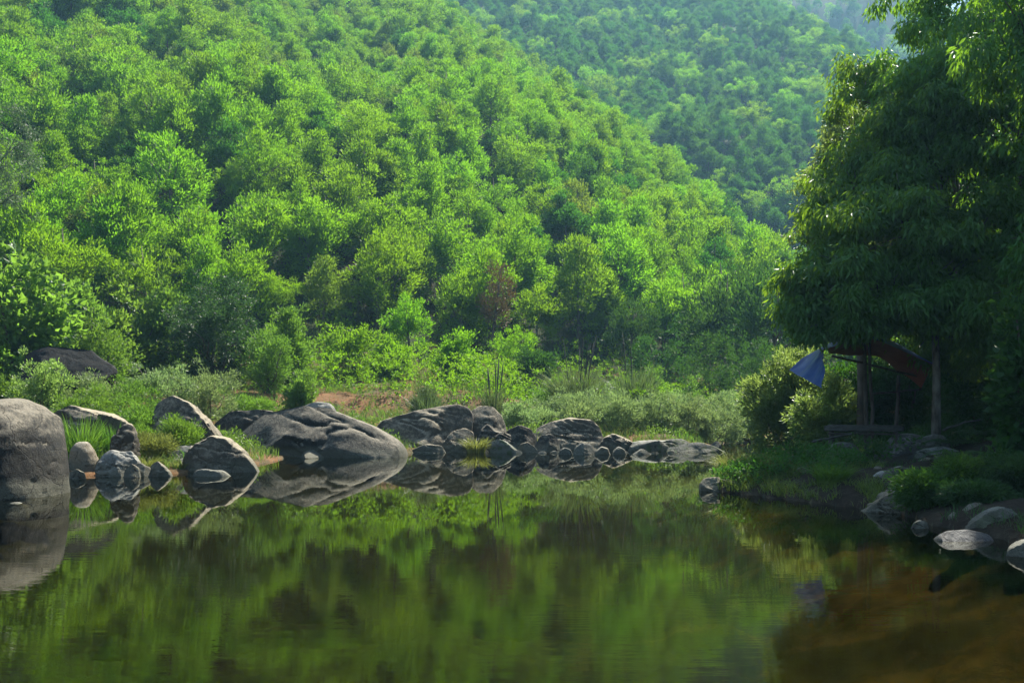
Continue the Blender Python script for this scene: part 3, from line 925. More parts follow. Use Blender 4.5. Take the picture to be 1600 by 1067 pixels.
rock('round pale stone ending the close row of stones', [(954, 718), (958, 704), (966, 697), (976, 702), (982, 718)], 31.8, 0.25, 'rock_pale', 53, 'stone', cuts=4, base=WB, amp=0.1)
rock('sloping layered rock descending right from the grey outcrop', [(930, 712), (942, 684), (956, 676), (974, 682), (992, 692), (1002, 708)], 34.6, 0.6, 'rock', 54, base=WB, amp=0.16)
rock('white triangular stone low in the water before the ledge', [(982, 716), (990, 708), (1004, 700), (1014, 705), (1024, 716)], 31.8, 0.25, 'rock_pale', 55, 'stone', cuts=4, res=0, base=WB)
rock('mossy ledge rock at the middle of the spit', [(976, 712), (986, 690), (1010, 689), (1034, 688), (1060, 684), (1078, 690), (1084, 712)], 34.4, 0.7, 'rock_moss', 56, base=WB, amp=0.12)
rock('low mossy rock tapering to the tip of the spit', [(1036, 716), (1046, 698), (1066, 690), (1092, 690), (1118, 697), (1136, 707), (1140, 718)], 33.6, 0.6, 'rock_moss', 58, base=WB, amp=0.12)
rock('small flat stone beyond the tip of the spit', [(1106, 700), (1112, 689), (1124, 689), (1128, 700)], 37.5, 0.25, 'rock_pale', 59, 'stone', res=0, base=WB)
rock('lone pale stone far off in the side channel', [(1150, 694), (1154, 688), (1164, 688), (1168, 694)], 43.5, 0.3, 'rock_pale', 60, 'stone', res=0, base=WB)
rock('farthest grey stone below the pale bush', [(1178, 694), (1182, 684), (1190, 682), (1198, 694)], 42.5, 0.35, 'rock', 61, 'stone', res=0, base=WB)
rock('flat pale sliver of stone before the small domed boulder', [(300, 748), (304, 735), (318, 732), (345, 735), (363, 744)], 21.4, 0.16, 'rock_pale', 62, 'stone', res=0, base=-0.3, cuts=2)
# stones along the left waterline
rock('leftmost low stone in the waterline row by the tan stone', [(104, 756), (108, 738), (122, 732), (134, 738), (138, 756)], 20.6, 0.3, 'rock', 63, 'stone', base=WB, amp=0.12)
rock('small dark stone second in the left waterline row', [(192, 748), (196, 730), (206, 724), (216, 732), (220, 748)], 21.0, 0.25, 'rock', 64, 'stone', base=WB)
rock('dark oval stone third in the left waterline row', [(198, 748), (204, 728), (218, 723), (234, 730), (240, 748)], 21.3, 0.3, 'rock_dark', 65, 'stone', base=WB)
rock('grey cracked stone last in the left waterline row', [(228, 748), (234, 726), (246, 720), (258, 728), (268, 740), (270, 748)], 21.4, 0.3, 'rock', 66, 'stone', base=WB, amp=0.14)
rock('white-topped flat stone before the huge boulder, left one', [(12, 790), (16, 785), (30, 784), (44, 790)], 15.2, 0.1, 'rock_pale', 67, 'stone', res=0, base=-0.3, cuts=1)
# right bank
rock('flat-topped grey stone at the tip of the right bank', [(1092, 776), (1095, 757), (1100, 748), (1112, 745), (1126, 746), (1134, 752), (1138, 760), (1142, 776)], 17.6, 0.34, 'rock', 70, 'stone', base=-0.2, p=4, amp=0.12)
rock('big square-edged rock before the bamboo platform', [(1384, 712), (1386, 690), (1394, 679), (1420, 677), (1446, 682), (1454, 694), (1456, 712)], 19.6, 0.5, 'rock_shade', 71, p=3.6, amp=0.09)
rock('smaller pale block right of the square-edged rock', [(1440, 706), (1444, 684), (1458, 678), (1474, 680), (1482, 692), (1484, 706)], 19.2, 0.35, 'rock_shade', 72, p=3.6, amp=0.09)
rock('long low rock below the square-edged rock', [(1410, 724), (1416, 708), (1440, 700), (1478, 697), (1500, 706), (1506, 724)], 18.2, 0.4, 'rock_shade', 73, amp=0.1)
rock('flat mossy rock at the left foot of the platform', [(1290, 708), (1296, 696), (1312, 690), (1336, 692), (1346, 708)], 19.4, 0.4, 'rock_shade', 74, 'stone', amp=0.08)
rock('pale smooth stone half way down the right bank', [(1360, 758), (1366, 742), (1380, 735), (1398, 735), (1408, 742), (1410, 758)], 15.6, 0.3, 'rock_pale', 75, 'stone', amp=0.06)
rock('small rounded stone above the pale smooth stone', [(1388, 742), (1394, 730), (1408, 727), (1424, 732), (1428, 744)], 16.4, 0.25, 'rock_tan', 76, 'stone', res=0)
rock('layered dark ledge slanting into the water on the right bank', [(1344, 806), (1360, 788), (1384, 770), (1410, 758), (1440, 762), (1450, 790), (1450, 812)], 13.9, 0.5, 'rock_dark', 77, amp=0.2, cuts=8, base=WB)
rock('pale rounded boulder at the water on the right', [(1500, 850), (1508, 832), (1520, 814), (1540, 797), (1560, 790), (1576, 794), (1592, 812), (1600, 832), (1604, 850)], 11.5, 0.4, 'rock_shade', 80, res=2, base=WB, amp=0.07)
rock('brown boulder hidden behind the pale rounded boulder', [(1494, 836), (1500, 800), (1512, 785), (1530, 783), (1546, 792), (1552, 836)], 12.2, 0.35, 'rock_tan', 81, base=WB, amp=0.07)
rock('narrow upright stone left of the brown boulder', [(1483, 832), (1484, 798), (1490, 793), (1496, 798), (1498, 832)], 12.1, 0.1, 'rock_tan', 82, 'stone', res=0, base=WB, cuts=1)
rock('low wet slab lying in front of the pale rounded boulder', [(1458, 858), (1464, 838), (1478, 829), (1516, 828), (1545, 834), (1554, 858)], 10.9, 0.25, 'rock_wet', 83, 'stone', base=-0.2, p=3.5, amp=0.06)
rock('small pale stone tip poking from dark water on the right', [(1422, 826), (1428, 815), (1438, 812), (1450, 816), (1454, 826)], 12.0, 0.12, 'rock_shade', 84, 'stone', res=0, base=-0.2)
rock('pale stone cut by the right edge of the picture', [(1570, 872), (1580, 856), (1600, 844), (1630, 842), (1660, 858), (1664, 876)], 9.7, 0.3, 'rock_pale', 85, 'stone', base=WB, amp=0.07)
rock('dark stone behind the boulder at the right edge', [(1588, 826), (1592, 810), (1610, 804), (1640, 812), (1644, 830)], 11.6, 0.3, 'rock_shade', 86, 'stone', base=-0.1)
# loose stones strewn over the right bank and the left waterline
rs = np.random.default_rng(91)
for k in range(34):
    dd = rs.uniform(12.5, 19.5)
    xx = np.interp(dd, [12.5, 13.4, 14.7, 16.1, 17.6, 19.5], [5.8, 5.9, 5.4, 4.7, 4.2, 5.0]) + rs.uniform(0.7, 4.2)
    pc = 800 + F * xx / dd
    g0 = gz(xx, dd)
    wpx = rs.uniform(0.14, 0.5) * F / dd / 2
    hpx = wpx * rs.uniform(0.35, 0.75)
    r0 = HZ - F * (g0 - CAMZ) / dd
    rock('loose grey stone strewn on the shaded right bank', [(pc - wpx, r0 + 4), (pc - wpx * 0.8, r0 - hpx * 0.6), (pc - wpx * 0.2, r0 - hpx), (pc + wpx * 0.5, r0 - hpx * 0.8), (pc + wpx, r0 + 4)],
         dd, wpx / F * dd * 0.8, ('rock_shade', 'rock_tan', 'rock_shade')[k % 3], 600 + k, 'stone', 0, group='loose stones on the right bank', amp=0.12)
for k in range(22):
    pc = rs.uniform(640, 1130)
    dd = rs.uniform(32.4, 33.8)
    wpx = rs.uniform(4, 11)
    hpx = wpx * rs.uniform(0.3, 0.6)
    r0 = HZ + F * CAMZ / dd
    rock('small stone at the waterline of the spit', [(pc - wpx, r0 + 5), (pc - wpx * 0.8, r0 - hpx * 0.6), (pc - wpx * 0.2, r0 - hpx), (pc + wpx * 0.5, r0 - hpx * 0.8), (pc + wpx, r0 + 5)],
         dd, wpx / F * dd * 0.8, ('rock_pale', 'rock', 'rock_tan')[k % 3], 660 + k, 'stone', 0, base=-0.35, group='small stones along the spit', amp=0.12)
# ------------------------------------------------------------------ bushes, reeds and herbs
def bush(name, label, pxc, d, w_px, top_py, mat, seed, leaf=(0.10, 0.03), clumps=90, per=42, crad=0.22, up=0.2, out=0.9, cat='bush', group=None, low=0.0, depth=1.0, stems=7, x=None):
    r = np.random.default_rng(seed)
    x = X_at(pxc, d) if x is None else x
    z0 = gz(x, d)
    H = Z_at(top_py, d) - z0
    W = w_px / F * d / 2
    clumps = int(clumps * 2.2)
    p = unit(r, clumps * 3) * (r.random((clumps * 3, 1)) ** 0.4)
    nz = vnoise(p * 2.1 + seed * 1.7, seed)
    ok = (p[:, 2] > -0.9) & (nz > -0.3)
    p, nz = p[ok][:clumps], nz[ok][:clumps]
    clumps = len(p)
    k = 0.84 + 0.42 * nz
    hz = (p[:, 2] + 1) / 2
    # broad shoulders: the lower half keeps nearly the full width
    fat = np.where(p[:, 2] < 0, 1 / np.sqrt(np.maximum(1 - 0.75 * p[:, 2] ** 2, 0.25)), 1.0)
    c = np.stack([p[:, 0] * W * k * fat, p[:, 1] * W * depth * k * fat, (low + (1 - low) * hz) * H * (0.86 + 0.30 * nz)], 1)
    ro = root(name, label, cat, (x, d, z0), group)
    v, t = clump_leaves(c, per, r.uniform(0.7, 1.3, clumps) * crad, leaf[0], leaf[1], r, out, up, 0.55, np.array([0, 0, H * 0.3]))
    link('foliage', mesh_np('foliage', v, t, None, False, M[mat]), ro)
    g = Geo()
    for k in range(stems):
        e = c[r.integers(clumps)]
        g.tube(bez((r.normal() * 0.06 * W, r.normal() * 0.06 * W, -0.15), e, 0.05 * H, 6, 0.02 * H, r), np.linspace(0.022, 0.006, 6) * max(1, H / 1.6), 5)
    link('branches', g.mesh('branches', M['bark'], True), ro)
    return ro

# willow-like row behind the spit
for k, (pxc, d, w, t, lab) in enumerate([
    (905, 39.5, 86, 628, 'grey-green willow bush right behind the grey outcrop'),
    (962, 39.0, 92, 617, 'second willow bush of the row, counted from the grey outcrop'),
    (1018, 39.6, 92, 613, 'third willow bush of the row, above the mossy ledge'),
    (1072, 40.0, 90, 612, 'fourth willow bush of the row, behind the spit tip'),
    (1124, 40.6, 84, 614, 'fifth willow bush of the row, by the side channel'),
    (1172, 44.0, 74, 622, 'last willow bush of the row, nearest the pale tall bush'),
    (935, 42.5, 90, 606, 'willow bush in the rear rank below the reed clump'),
    (1045, 43.0, 100, 605, 'willow bush in the rear rank near the small round shrub'),
    (1130, 44.5, 90, 608, 'willow bush in the rear rank before the dark trees'),
    (845, 40.5, 76, 640, 'low willow bush at the left end of the row'),
    ]):
    bush('willow_bush', lab, pxc, d, w, t, 'willow', 300 + k, (0.13, 0.034), 85, 46, 0.24, 0.45, 0.8, group='willow bushes behind the spit')
bush('round_shrub', 'small dense bright green round shrub before the dark trees', 1085, 47.5, 44, 586, 'herb', 321, (0.10, 0.05), 40, 50, 0.2)
bush('yellow_shrub', 'yellow-green shrub right of the second reed clump', 1022, 48, 46, 570, 'herb', 322, (0.13, 0.06), 40, 44, 0.22)
bush('reed_side_shrub', 'green shrub left of the big reed clump', 858, 46, 60, 588, 'herb', 323, (0.12, 0.05), 45, 44, 0.22)
bush('sprawling_shrub', 'grey-green shrub under the big reed clump', 870, 42.5, 80, 612, 'willow', 324, (0.11, 0.03), 60, 44, 0.22)
# left bank
for k, a in enumerate([
    ('grey-leaved shrub in front of the black flat-topped rock', 66, 30.5, 84, 549, 'pale_bush', (0.10, 0.045)),
    ('broad light green shrub above the leaning slab, left half', 258, 33, 110, 556, 'willow', (0.12, 0.032)),
    ('broad light green shrub above the leaning slab, right half', 322, 33.8, 104, 563, 'willow', (0.12, 0.032)),
    ('light shrub covering the right foot of the black rock', 150, 31, 90, 578, 'willow', (0.10, 0.03)),
    ('bushy light green shrub between the black rock and the leaning slab', 196, 30.5, 110, 590, 'herb', (0.10, 0.03)),
    ('low green shrub behind the knobbed slab boulder', 130, 28, 110, 605, 'herb', (0.09, 0.03)),
    ('bright weedy shrub left of the leaning slab boulder', 222, 25.8, 80, 634, 'herb', (0.09, 0.028)),
    ('weedy shrub growing against the leaning slab boulder', 282, 24.4, 70, 650, 'herb', (0.085, 0.028)),
    ('low weed clump above the left waterline stones', 240, 23.4, 74, 676, 'grass_gold', (0.10, 0.018)),
    ('green weeds right of the jagged grey rock', 222, 24.2, 54, 668, 'herb', (0.08, 0.028)),
    ('light shrub behind the dark upright block', 388, 35.5, 84, 612, 'herb', (0.11, 0.03)),
    ('low shrub left of the black flat-topped rock', 8, 31, 60, 590, 'herb', (0.10, 0.04)),
    ('small shrub on the bank above the flat pale stone', 468, 40, 50, 582, 'big', (0.13, 0.05)),
    ('dark green shrub in the grass behind the slab boulder', 668, 40, 62, 598, 'reed', (0.16, 0.025)),
    ('tangled grey shrub right of the round-shouldered boulder', 815, 38.5, 60, 622, 'willow', (0.10, 0.03)),
    ]):
    lab, pxc, d, w, t, mt, lf = a
    bush('bank_shrub', lab, pxc, d, w, t, mt, 340 + k, lf, 75, 44, 0.2, 0.35, 0.8, group='shrubs on the left bank')
# forest edge on the left
bush('vine_thicket', 'dark vine-draped thicket standing at the edge of the bank', 338, 45, 150, 428, 'vine', 361, (0.15, 0.06), 230, 44, 0.34, -0.25, 0.6, cat='thicket', stems=26)
bush('large_leaf_shrub', 'large-leaved glossy shrub at the left edge above the black rock', 32, 38, 176, 385, 'big', 362, (0.34, 0.20), 150, 18, 0.42, -0.1, 0.8, cat='shrub')
for k, a in enumerate([
    ('broad-leaved sapling right of the large-leaved shrub', 128, 43, 84, 428, (0.24, 0.12), 'big'),
    ('tall broad-leaved sapling with pale leaves beside the thicket', 196, 45, 92, 436, (0.24, 0.12), 'big'),
    ('bright sapling touching the left side of the thicket', 252, 46.5, 70, 432, (0.22, 0.10), 'herb'),
    ('bright green sapling right of the vine thicket', 452, 47, 80, 462, (0.20, 0.08), 'herb'),
    ('low sapling under the bright ones, above the black rock', 160, 39, 120, 492, (0.15, 0.06), 'herb'),
    ('leafy sapling at the forest edge over the bare soil', 545, 51, 84, 500, (0.18, 0.07), 'hill'),
    ('low leafy sapling over the bare soil, right of centre', 610, 53, 70, 525, (0.16, 0.07), 'hill'),
    ('low sapling right of the vine thicket at ground level', 418, 43, 76, 520, (0.14, 0.05), 'herb'),
    ('leafy sapling under the withered brown tree, left side', 715, 53, 66, 515, (0.18, 0.08), 'hill'),
    ('shaded leafy sapling left of the big reed clump', 835, 54, 84, 530, (0.16, 0.07), 'hill_dark'),
    ('dark leafy sapling behind the second reed clump', 1030, 58, 100, 500, (0.16, 0.07), 'hill_dark'),
    ('dark drooping bush at the bend, at the water', 1110, 55, 110, 520, (0.16, 0.05), 'hill_dark'),
    ('dark drooping bush at the bend, behind the pale tall bush', 1185, 52, 120, 505, (0.16, 0.05), 'hill_dark'),
    ]):
    lab, pxc, d, w, t, lf, mt = a
    bush('sapling', lab, pxc, d, w, t, mt, 380 + k, lf, 95, 36, 0.34, 0.25, 0.8, cat='sapling', group='saplings along the forest edge', stems=9)

# feathery tree at the left edge
def big_tree(name, label, base_px, d, ells, mat, seed, leaf, per, crad, clumps, up, bark_m='bark', trunk_r=0.13, out=0.5, bx=None, ground=None):
    """ells: crown lobes (column, row, distance, half width px, half height px, half depth m)"""
    r = np.random.default_rng(seed)
    x0 = X_at(base_px, d) if bx is None else bx
    z0 = gz(x0, d) if ground is None else ground
    ro = root(name, label, 'tree', (x0, d, z0))
    g = Geo()
    tot = sum(e[3] * e[4] for e in ells)
    cs, axs = [], []
    cents = []
    for e in ells:
        c0 = np.array([X_at(e[0], e[2]) - x0, e[2] - d, Z_at(e[1], e[2]) - z0])
        hw = np.array([e[3] / F * e[2], e[5], e[4] / F * e[2]])
        cents.append((c0, hw))
        n = max(12, int(clumps * e[3] * e[4] / tot))
        nsub = 16
        sub = unit(r, nsub) * r.uniform(0.35, 1.06, (nsub, 1))
        ssz = r.uniform(0.20, 0.42, nsub)
        pick = r.integers(0, nsub, n)
        q = unit(r, n) * (r.random((n, 1)) ** 0.4) * ssz[pick][:, None] * np.array([1.15, 1.15, 0.75])
        # sprays droop away from the lobe's middle
        q[:, 2] -= 0.35 * (q[:, 0] ** 2 + q[:, 1] ** 2) / np.maximum(ssz[pick], 0.1)
        cs.append(c0 + (sub[pick] + q) * hw)
    cs = np.concatenate(cs)
    top = max(c[0][2] for c in cents)
    tx = np.mean([c[0][0] for c in cents]) * 0.35
    ty = np.mean([c[0][1] for c in cents]) * 0.35
    tp = [(0, 0, -0.4), (0.02, 0, top * 0.2), (tx * 0.15, ty * 0.2, top * 0.4), (tx * 0.5, ty * 0.5, top * 0.7), (tx, ty, top * 1.0)]
    g.tube(tp, [trunk_r * 1.5, trunk_r * 1.05, trunk_r * 0.9, trunk_r * 0.6, trunk_r * 0.2], 10)
    tr = link('trunk', g.mesh('trunk', M[bark_m], True), ro)
    for c0, hw in cents:
        g = Geo()
        hh = max(top * 0.3, min(c0[2] * 0.75, top * 0.85))
        f = hh / top
        a = np.array([tx * f * 0.8, ty * f * 0.8, hh])
        g.tube(bez(a, c0, 0.25, 7, 0.05, r), np.linspace(trunk_r * 0.5, trunk_r * 0.16, 7), 6)
        for q in range(10):
            e = c0 + unit(r, 1)[0] * hw * 0.8
            g.tube(bez(c0 - (c0 - a) * r.uniform(0, 0.5), e, 0.1, 5, 0.03, r), np.linspace(trunk_r * 0.17, 0.008, 5), 4)
        link('limb', g.mesh('limb', M[bark_m], True), ro)
    v, t = clump_leaves(cs, per, r.uniform(0.7, 1.3, len(cs)) * crad, leaf[0], leaf[1], r, out, up, 0.45)
    link('crown', mesh_np('crown', v, t, None, False, M[mat]), ro)
    return ro

big_tree('feathery_tree', 'feathery grey-green tree at the left edge of the slope', -20, 56, [(10, 240, 56, 50, 105, 2.4), (-30, 170, 56, 50, 70, 2.2), (25, 300, 55, 36, 55, 1.6), (-50, 290, 56, 50, 80, 2.0)],
         'feather', 401, (0.20, 0.05), 60, 0.5, 260, -0.5, trunk_r=0.16)

# ------------------------------------------------------------------ right bank trees
big_tree('overhanging_tree', 'leafy tree with mottled trunk overhanging the tarp shelter', 1462, 20.0,
         [(1400, 340, 20, 110, 90, 2.0), (1330, 440, 19.4, 90, 70, 1.6), (1430, 455, 19.6, 110, 60, 2.0), (1480, 260, 20.5, 110, 110, 2.4), (1300, 300, 21.5, 50, 70, 1.4),
          (1390, 210, 21, 70, 80, 1.6), (1520, 400, 20, 90, 80, 2.0), (1290, 470, 19.3, 55, 50, 1.0), (1325, 494, 19.0, 50, 28, 0.8), (1420, 484, 19.0, 90, 32, 1.2), (1510, 480, 19.2, 90, 36, 1.4), (1255, 430, 20, 30, 40, 0.9), (1350, 130, 22, 50, 40, 1.2), (1268, 505, 19.6, 34, 36, 0.8), (1445, 530, 21.8, 60, 40, 1.0), (1560, 520, 19.4, 60, 50, 1.2), (1500, 545, 21.5, 50, 40, 1.0)],
         'shade', 411, (0.17, 0.05), 46, 0.30, 2150, -0.75, 'bark_pale', 0.078)
big_tree('tall_shade_tree', 'tall dense tree filling the upper right corner', 1600, 21.5,
         [(1500, 80, 21, 100, 110, 2.4), (1440, 130, 20.5, 60, 90, 1.8), (1580, 180, 20, 110, 130, 2.6), (1480, -60, 21.5, 95, 100, 2.4), (1600, 20, 22, 120, 140, 2.6), (1620, 330, 20, 90, 100, 2.2), (1700, 150, 22, 100, 200, 2.6), (1560, -170, 22, 120, 110, 2.4), (1690, 130, 16.8, 120, 130, 1.8), (1680, -60, 16.8, 120, 130, 1.8), (1630, 400, 17, 60, 70, 1.2), (1615, 60, 16.5, 80, 110, 1.5)],
         'shade', 412, (0.18, 0.055), 46, 0.32, 1700, -0.75, 'bark', 0.16)
big_tree('glossy_tree', 'small glossy-leaved tree behind the overhanging tree', 1345, 23.6,
         [(1300, 270, 23.6, 44, 60, 1.1), (1330, 210, 23.6, 40, 50, 1.1), (1340, 350, 23.6, 56, 70, 1.2), (1280, 350, 23.6, 30, 50, 1.0)],
         'pale_bush', 413, (0.14, 0.05), 44, 0.28, 420, -0.5, 'bark', 0.10)
# darker trees standing on the slope behind
for k, (bpx, d, el, lab) in enumerate([
    (1500, 27, [(1500, 300, 27, 130, 130, 2.5), (1450, 180, 27, 90, 100, 2.4)], 'dark tree on the slope behind the shelter, nearest the mottled trunk'),
    (1640, 30, [(1620, 250, 30, 130, 170, 3.0), (1560, 90, 30, 110, 120, 3.0)], 'dark tree on the slope above the right edge'),
    (1430, 33, [(1430, 400, 33, 80, 90, 2.0), (1420, 300, 33, 60, 70, 1.8)], 'dark tree on the slope behind the glossy tree'),
    (1750, 24, [(1740, 300, 24, 130, 200, 3.0), (1800, 120, 24, 150, 160, 3.0)], 'dark tree just outside the right edge'),
    (1960, 15, [(1900, 150, 15.5, 190, 200, 2.2), (1980, -80, 15, 200, 220, 2.2)], 'unseen dark tree added beyond the right edge to shade the bank'),  # out of view, added to keep sun off the bank stones
    (1350, 40, [(1350, 470, 40, 70, 60, 2.0), (1340, 400, 40, 50, 60, 2.0)], 'dark tree far behind the pale tall bush'),
    (1560, 36, [(1540, 420, 36, 120, 70, 2.4), (1480, 330, 36, 110, 90, 2.4)], 'dark tree high on the slope between the trunks'),
    ]):
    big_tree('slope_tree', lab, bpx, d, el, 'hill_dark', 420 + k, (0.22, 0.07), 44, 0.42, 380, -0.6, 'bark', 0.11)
# pale tall bush below the tarp
bush('pale_tall_bush', 'tall pale glossy bush at the water left of the shelter', 1232, 27.5, 130, 528, 'pale_bush', 431, (0.14, 0.045), 210, 46, 0.27, 0.1, 0.8, depth=0.8)
bush('pale_low_bush', 'pale drooping bush directly under the blue tarp flap', 1290, 24.5, 100, 585, 'pale_bush', 432, (0.13, 0.045), 110, 46, 0.25, -0.1, 0.8)
bush('dim_bush', 'dim green bush behind the shelter posts', 1345, 26, 130, 548, 'hill_dark', 433, (0.13, 0.05), 120, 46, 0.27, -0.1, 0.8)
for k, (lab, a_, b_, c_, d_) in enumerate([
    ('dark bush behind the lining of the tarp', 1420, 25.5, 130, 540), ('dark bush left of the mottled trunk, up the slope', 1470, 28, 130, 500),
    ('dark bush at the right edge above the ferns', 1600, 20, 120, 560), ('dark bush high on the slope at the right edge', 1580, 26, 150, 480)]):
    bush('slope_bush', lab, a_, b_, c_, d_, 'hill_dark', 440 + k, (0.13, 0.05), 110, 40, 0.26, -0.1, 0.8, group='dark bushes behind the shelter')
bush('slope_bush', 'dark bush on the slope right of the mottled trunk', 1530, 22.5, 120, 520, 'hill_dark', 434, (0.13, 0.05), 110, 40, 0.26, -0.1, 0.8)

# ------------------------------------------------------------------ grass
def blades(P, H, W, lean, rng, segs=2, bend=0.5):
    """grass blades: tapering strips, leaning outwards"""
    n = len(P)
    az = rng.uniform(0, 2 * math.pi, n)
    dirv = np.stack([np.cos(az), np.sin(az), np.zeros(n)], 1) if lean is None else lean
    side = np.stack([-dirv[:, 1], dirv[:, 0], np.zeros(n)], 1)
    fa = rng.uniform(0, 2 * math.pi, n)
    side = np.stack([np.cos(fa), np.sin(fa), np.zeros(n)], 1)
    H = np.broadcast_to(H, (n,))[:, None]
    W = np.broadcast_to(W, (n,))[:, None]
    b = (bend * rng.uniform(0.3, 1.2, n))[:, None]
    rows = []
    for s in range(segs):
        f = s / segs
        c = P + dirv * (H * b * f * f) + np.array([0, 0, 1]) * H * (f - 0.35 * b * f * f)
        rows += [c - side * W * 0.5 * (1 - 0.35 * f), c + side * W * 0.5 * (1 - 0.35 * f)]
    tip = P + dirv * H * b + np.array([0, 0, 1]) * H * (1 - 0.35 * b)
    rows.append(tip)
    k = len(rows)
    V = np.stack(rows, 1).reshape(-1, 3)
    base = np.arange(n)[:, None] * k
    T = []
    for s in range(segs - 1):
        a = 2 * s
        T += [base + [a, a + 1, a + 3], base + [a, a + 3, a + 2]]
    a = 2 * (segs - 1)
    T.append(base + [a, a + 1, a + 2])
    return V, np.concatenate(T, 0)

BARE = [(X_at(1432, 18.6), 18.6, 1.5, 2.0), (X_at(1385, 15.7), 15.7, 0.7, 0.9), (X_at(1350, 20.2), 20.2, 1.2, 0.9)]
def scatter_grass(name, label, n, region, mat, hrange, w, seed, mind=0.7, clump=0.9, excl=(), rightbank=False, bend=0.6, kmin=-0.2):
    r = np.random.default_rng(seed)
    d = r.uniform(region[2], region[3], n)
    px = r.uniform(region[0], region[1], n)
    x, y = X_at(px, d), d
    z, ins, dist, left, s, fs = terrain(x, y, True)
    k = (~ins) & (dist > mind * r.uniform(0.4, 1.6, n)) & (left != rightbank)
    nz = fbm2(x * clump, y * clump, seed, 2)
    k &= nz > kmin * r.uniform(0.2, 1.6, n)
    if not rightbank: k &= s < 6
    for ex, ey, rx, ry in excl:
        e = ((x - ex) / rx) ** 2 + ((y - ey) / ry) ** 2
        k &= e + 0.5 * fbm2(x * 1.3, y * 1.3, 77, 3) > 1
    x, y, z, nz = x[k], y[k], z[k], nz[k]
    h = r.uniform(*hrange, len(x)) * (0.75 + 0.6 * np.clip(nz, 0, 1))
    V, T = blades(np.stack([x, y, z - 0.03], 1), h, w * r.uniform(0.6, 1.3, len(x)), None, r, 2, bend)
    return tag(link(name, mesh_np(name, V, T, None, False, M[mat])), label, 'grass', None, 'stuff')

SOIL = [(X_at(400, 42.5), 42.5, 1.5, 0.7), (X_at(500, 44.5), 44.5, 1.9, 0.7), (X_at(610, 47), 47, 1.5, 0.6), (X_at(225, 36), 37, 1.4, 1.6), (X_at(180, 21.5), 21.6, 1.1, 0.7)]
scatter_grass('bank_grass', 'light green grass spread over the left river bank', 95000, (-20, 1180, 20, 66), 'grass', (0.22, 0.5), 0.030, 501, 0.25, 0.5, SOIL)
scatter_grass('lush_grass', 'patches of brighter lush grass on the left bank', 26000, (-20, 1120, 21, 60), 'grass_lush', (0.3, 0.7), 0.034, 502, 0.8, 0.7, SOIL, kmin=0.25)
scatter_grass('dry_grass', 'straw-coloured grass scattered on the left bank', 15000, (300, 1000, 30, 60), 'grass_gold', (0.35, 0.8), 0.022, 503, 1.0, 0.6, SOIL, kmin=0.2)
scatter_grass('right_bank_grass', 'fine grass hanging over the edge of the right bank', 48000, (1080, 1380, 13.2, 24), 'grass', (0.10, 0.36), 0.012, 504, 0.02, 2.3, BARE, True, 0.95, -0.15)
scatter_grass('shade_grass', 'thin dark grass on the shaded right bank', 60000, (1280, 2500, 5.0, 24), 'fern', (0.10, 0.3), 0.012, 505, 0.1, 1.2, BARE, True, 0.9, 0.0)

# broad weeds among the grass
def herbs(name, label, n, region, mat, leaf, seed, hmax, rightbank=False, mind=0.8):
    r = np.random.default_rng(seed)
    d = r.uniform(region[2], region[3], n)
    px = r.uniform(region[0], region[1], n)
    x, y = X_at(px, d), d
    z, ins, dist, left, s, fs = terrain(x, y, True)
    k = (~ins) & (dist > mind) & (left != rightbank) & (fbm2(x * 0.8, y * 0.8, seed, 3) > 0.02)
    if not rightbank: k &= s < 10
    for ex, ey, rx, ry in (BARE if rightbank else SOIL):
        k &= ((x - ex) / rx) ** 2 + ((y - ey) / ry) ** 2 > 1
    c = np.stack([x[k], y[k], z[k] + r.uniform(0.05, hmax, int(k.sum()))], 1)
    v, t = clump_leaves(c, 16, 0.13, leaf[0], leaf[1], r, 0.9, 0.4, 0.5)
    return tag(link(name, mesh_np(name, v, t, None, False, M[mat])), label, 'weeds', None, 'stuff')
herbs('bank_weeds', 'low broad-leaved weeds mixed into the left bank grass', 9000, (-20, 1100, 22, 64), 'herb', (0.11, 0.045), 511, 0.45)
herbs('edge_undergrowth', 'dense leafy undergrowth along the foot of the forest', 14000, (-20, 1180, 44, 72), 'hill', (0.16, 0.06), 512, 2.0)
herbs('bank_herbs', 'small leafy herbs along the edge of the right bank', 2000, (1085, 1345, 13.2, 20), 'mound', (0.07, 0.026), 514, 0.3, True, 0.1)
herbs('shade_weeds', 'dark weeds covering the slope behind the shelter', 13000, (1230, 2500, 6, 36), 'hill_dark', (0.10, 0.04), 513, 0.5, True, 1.2)

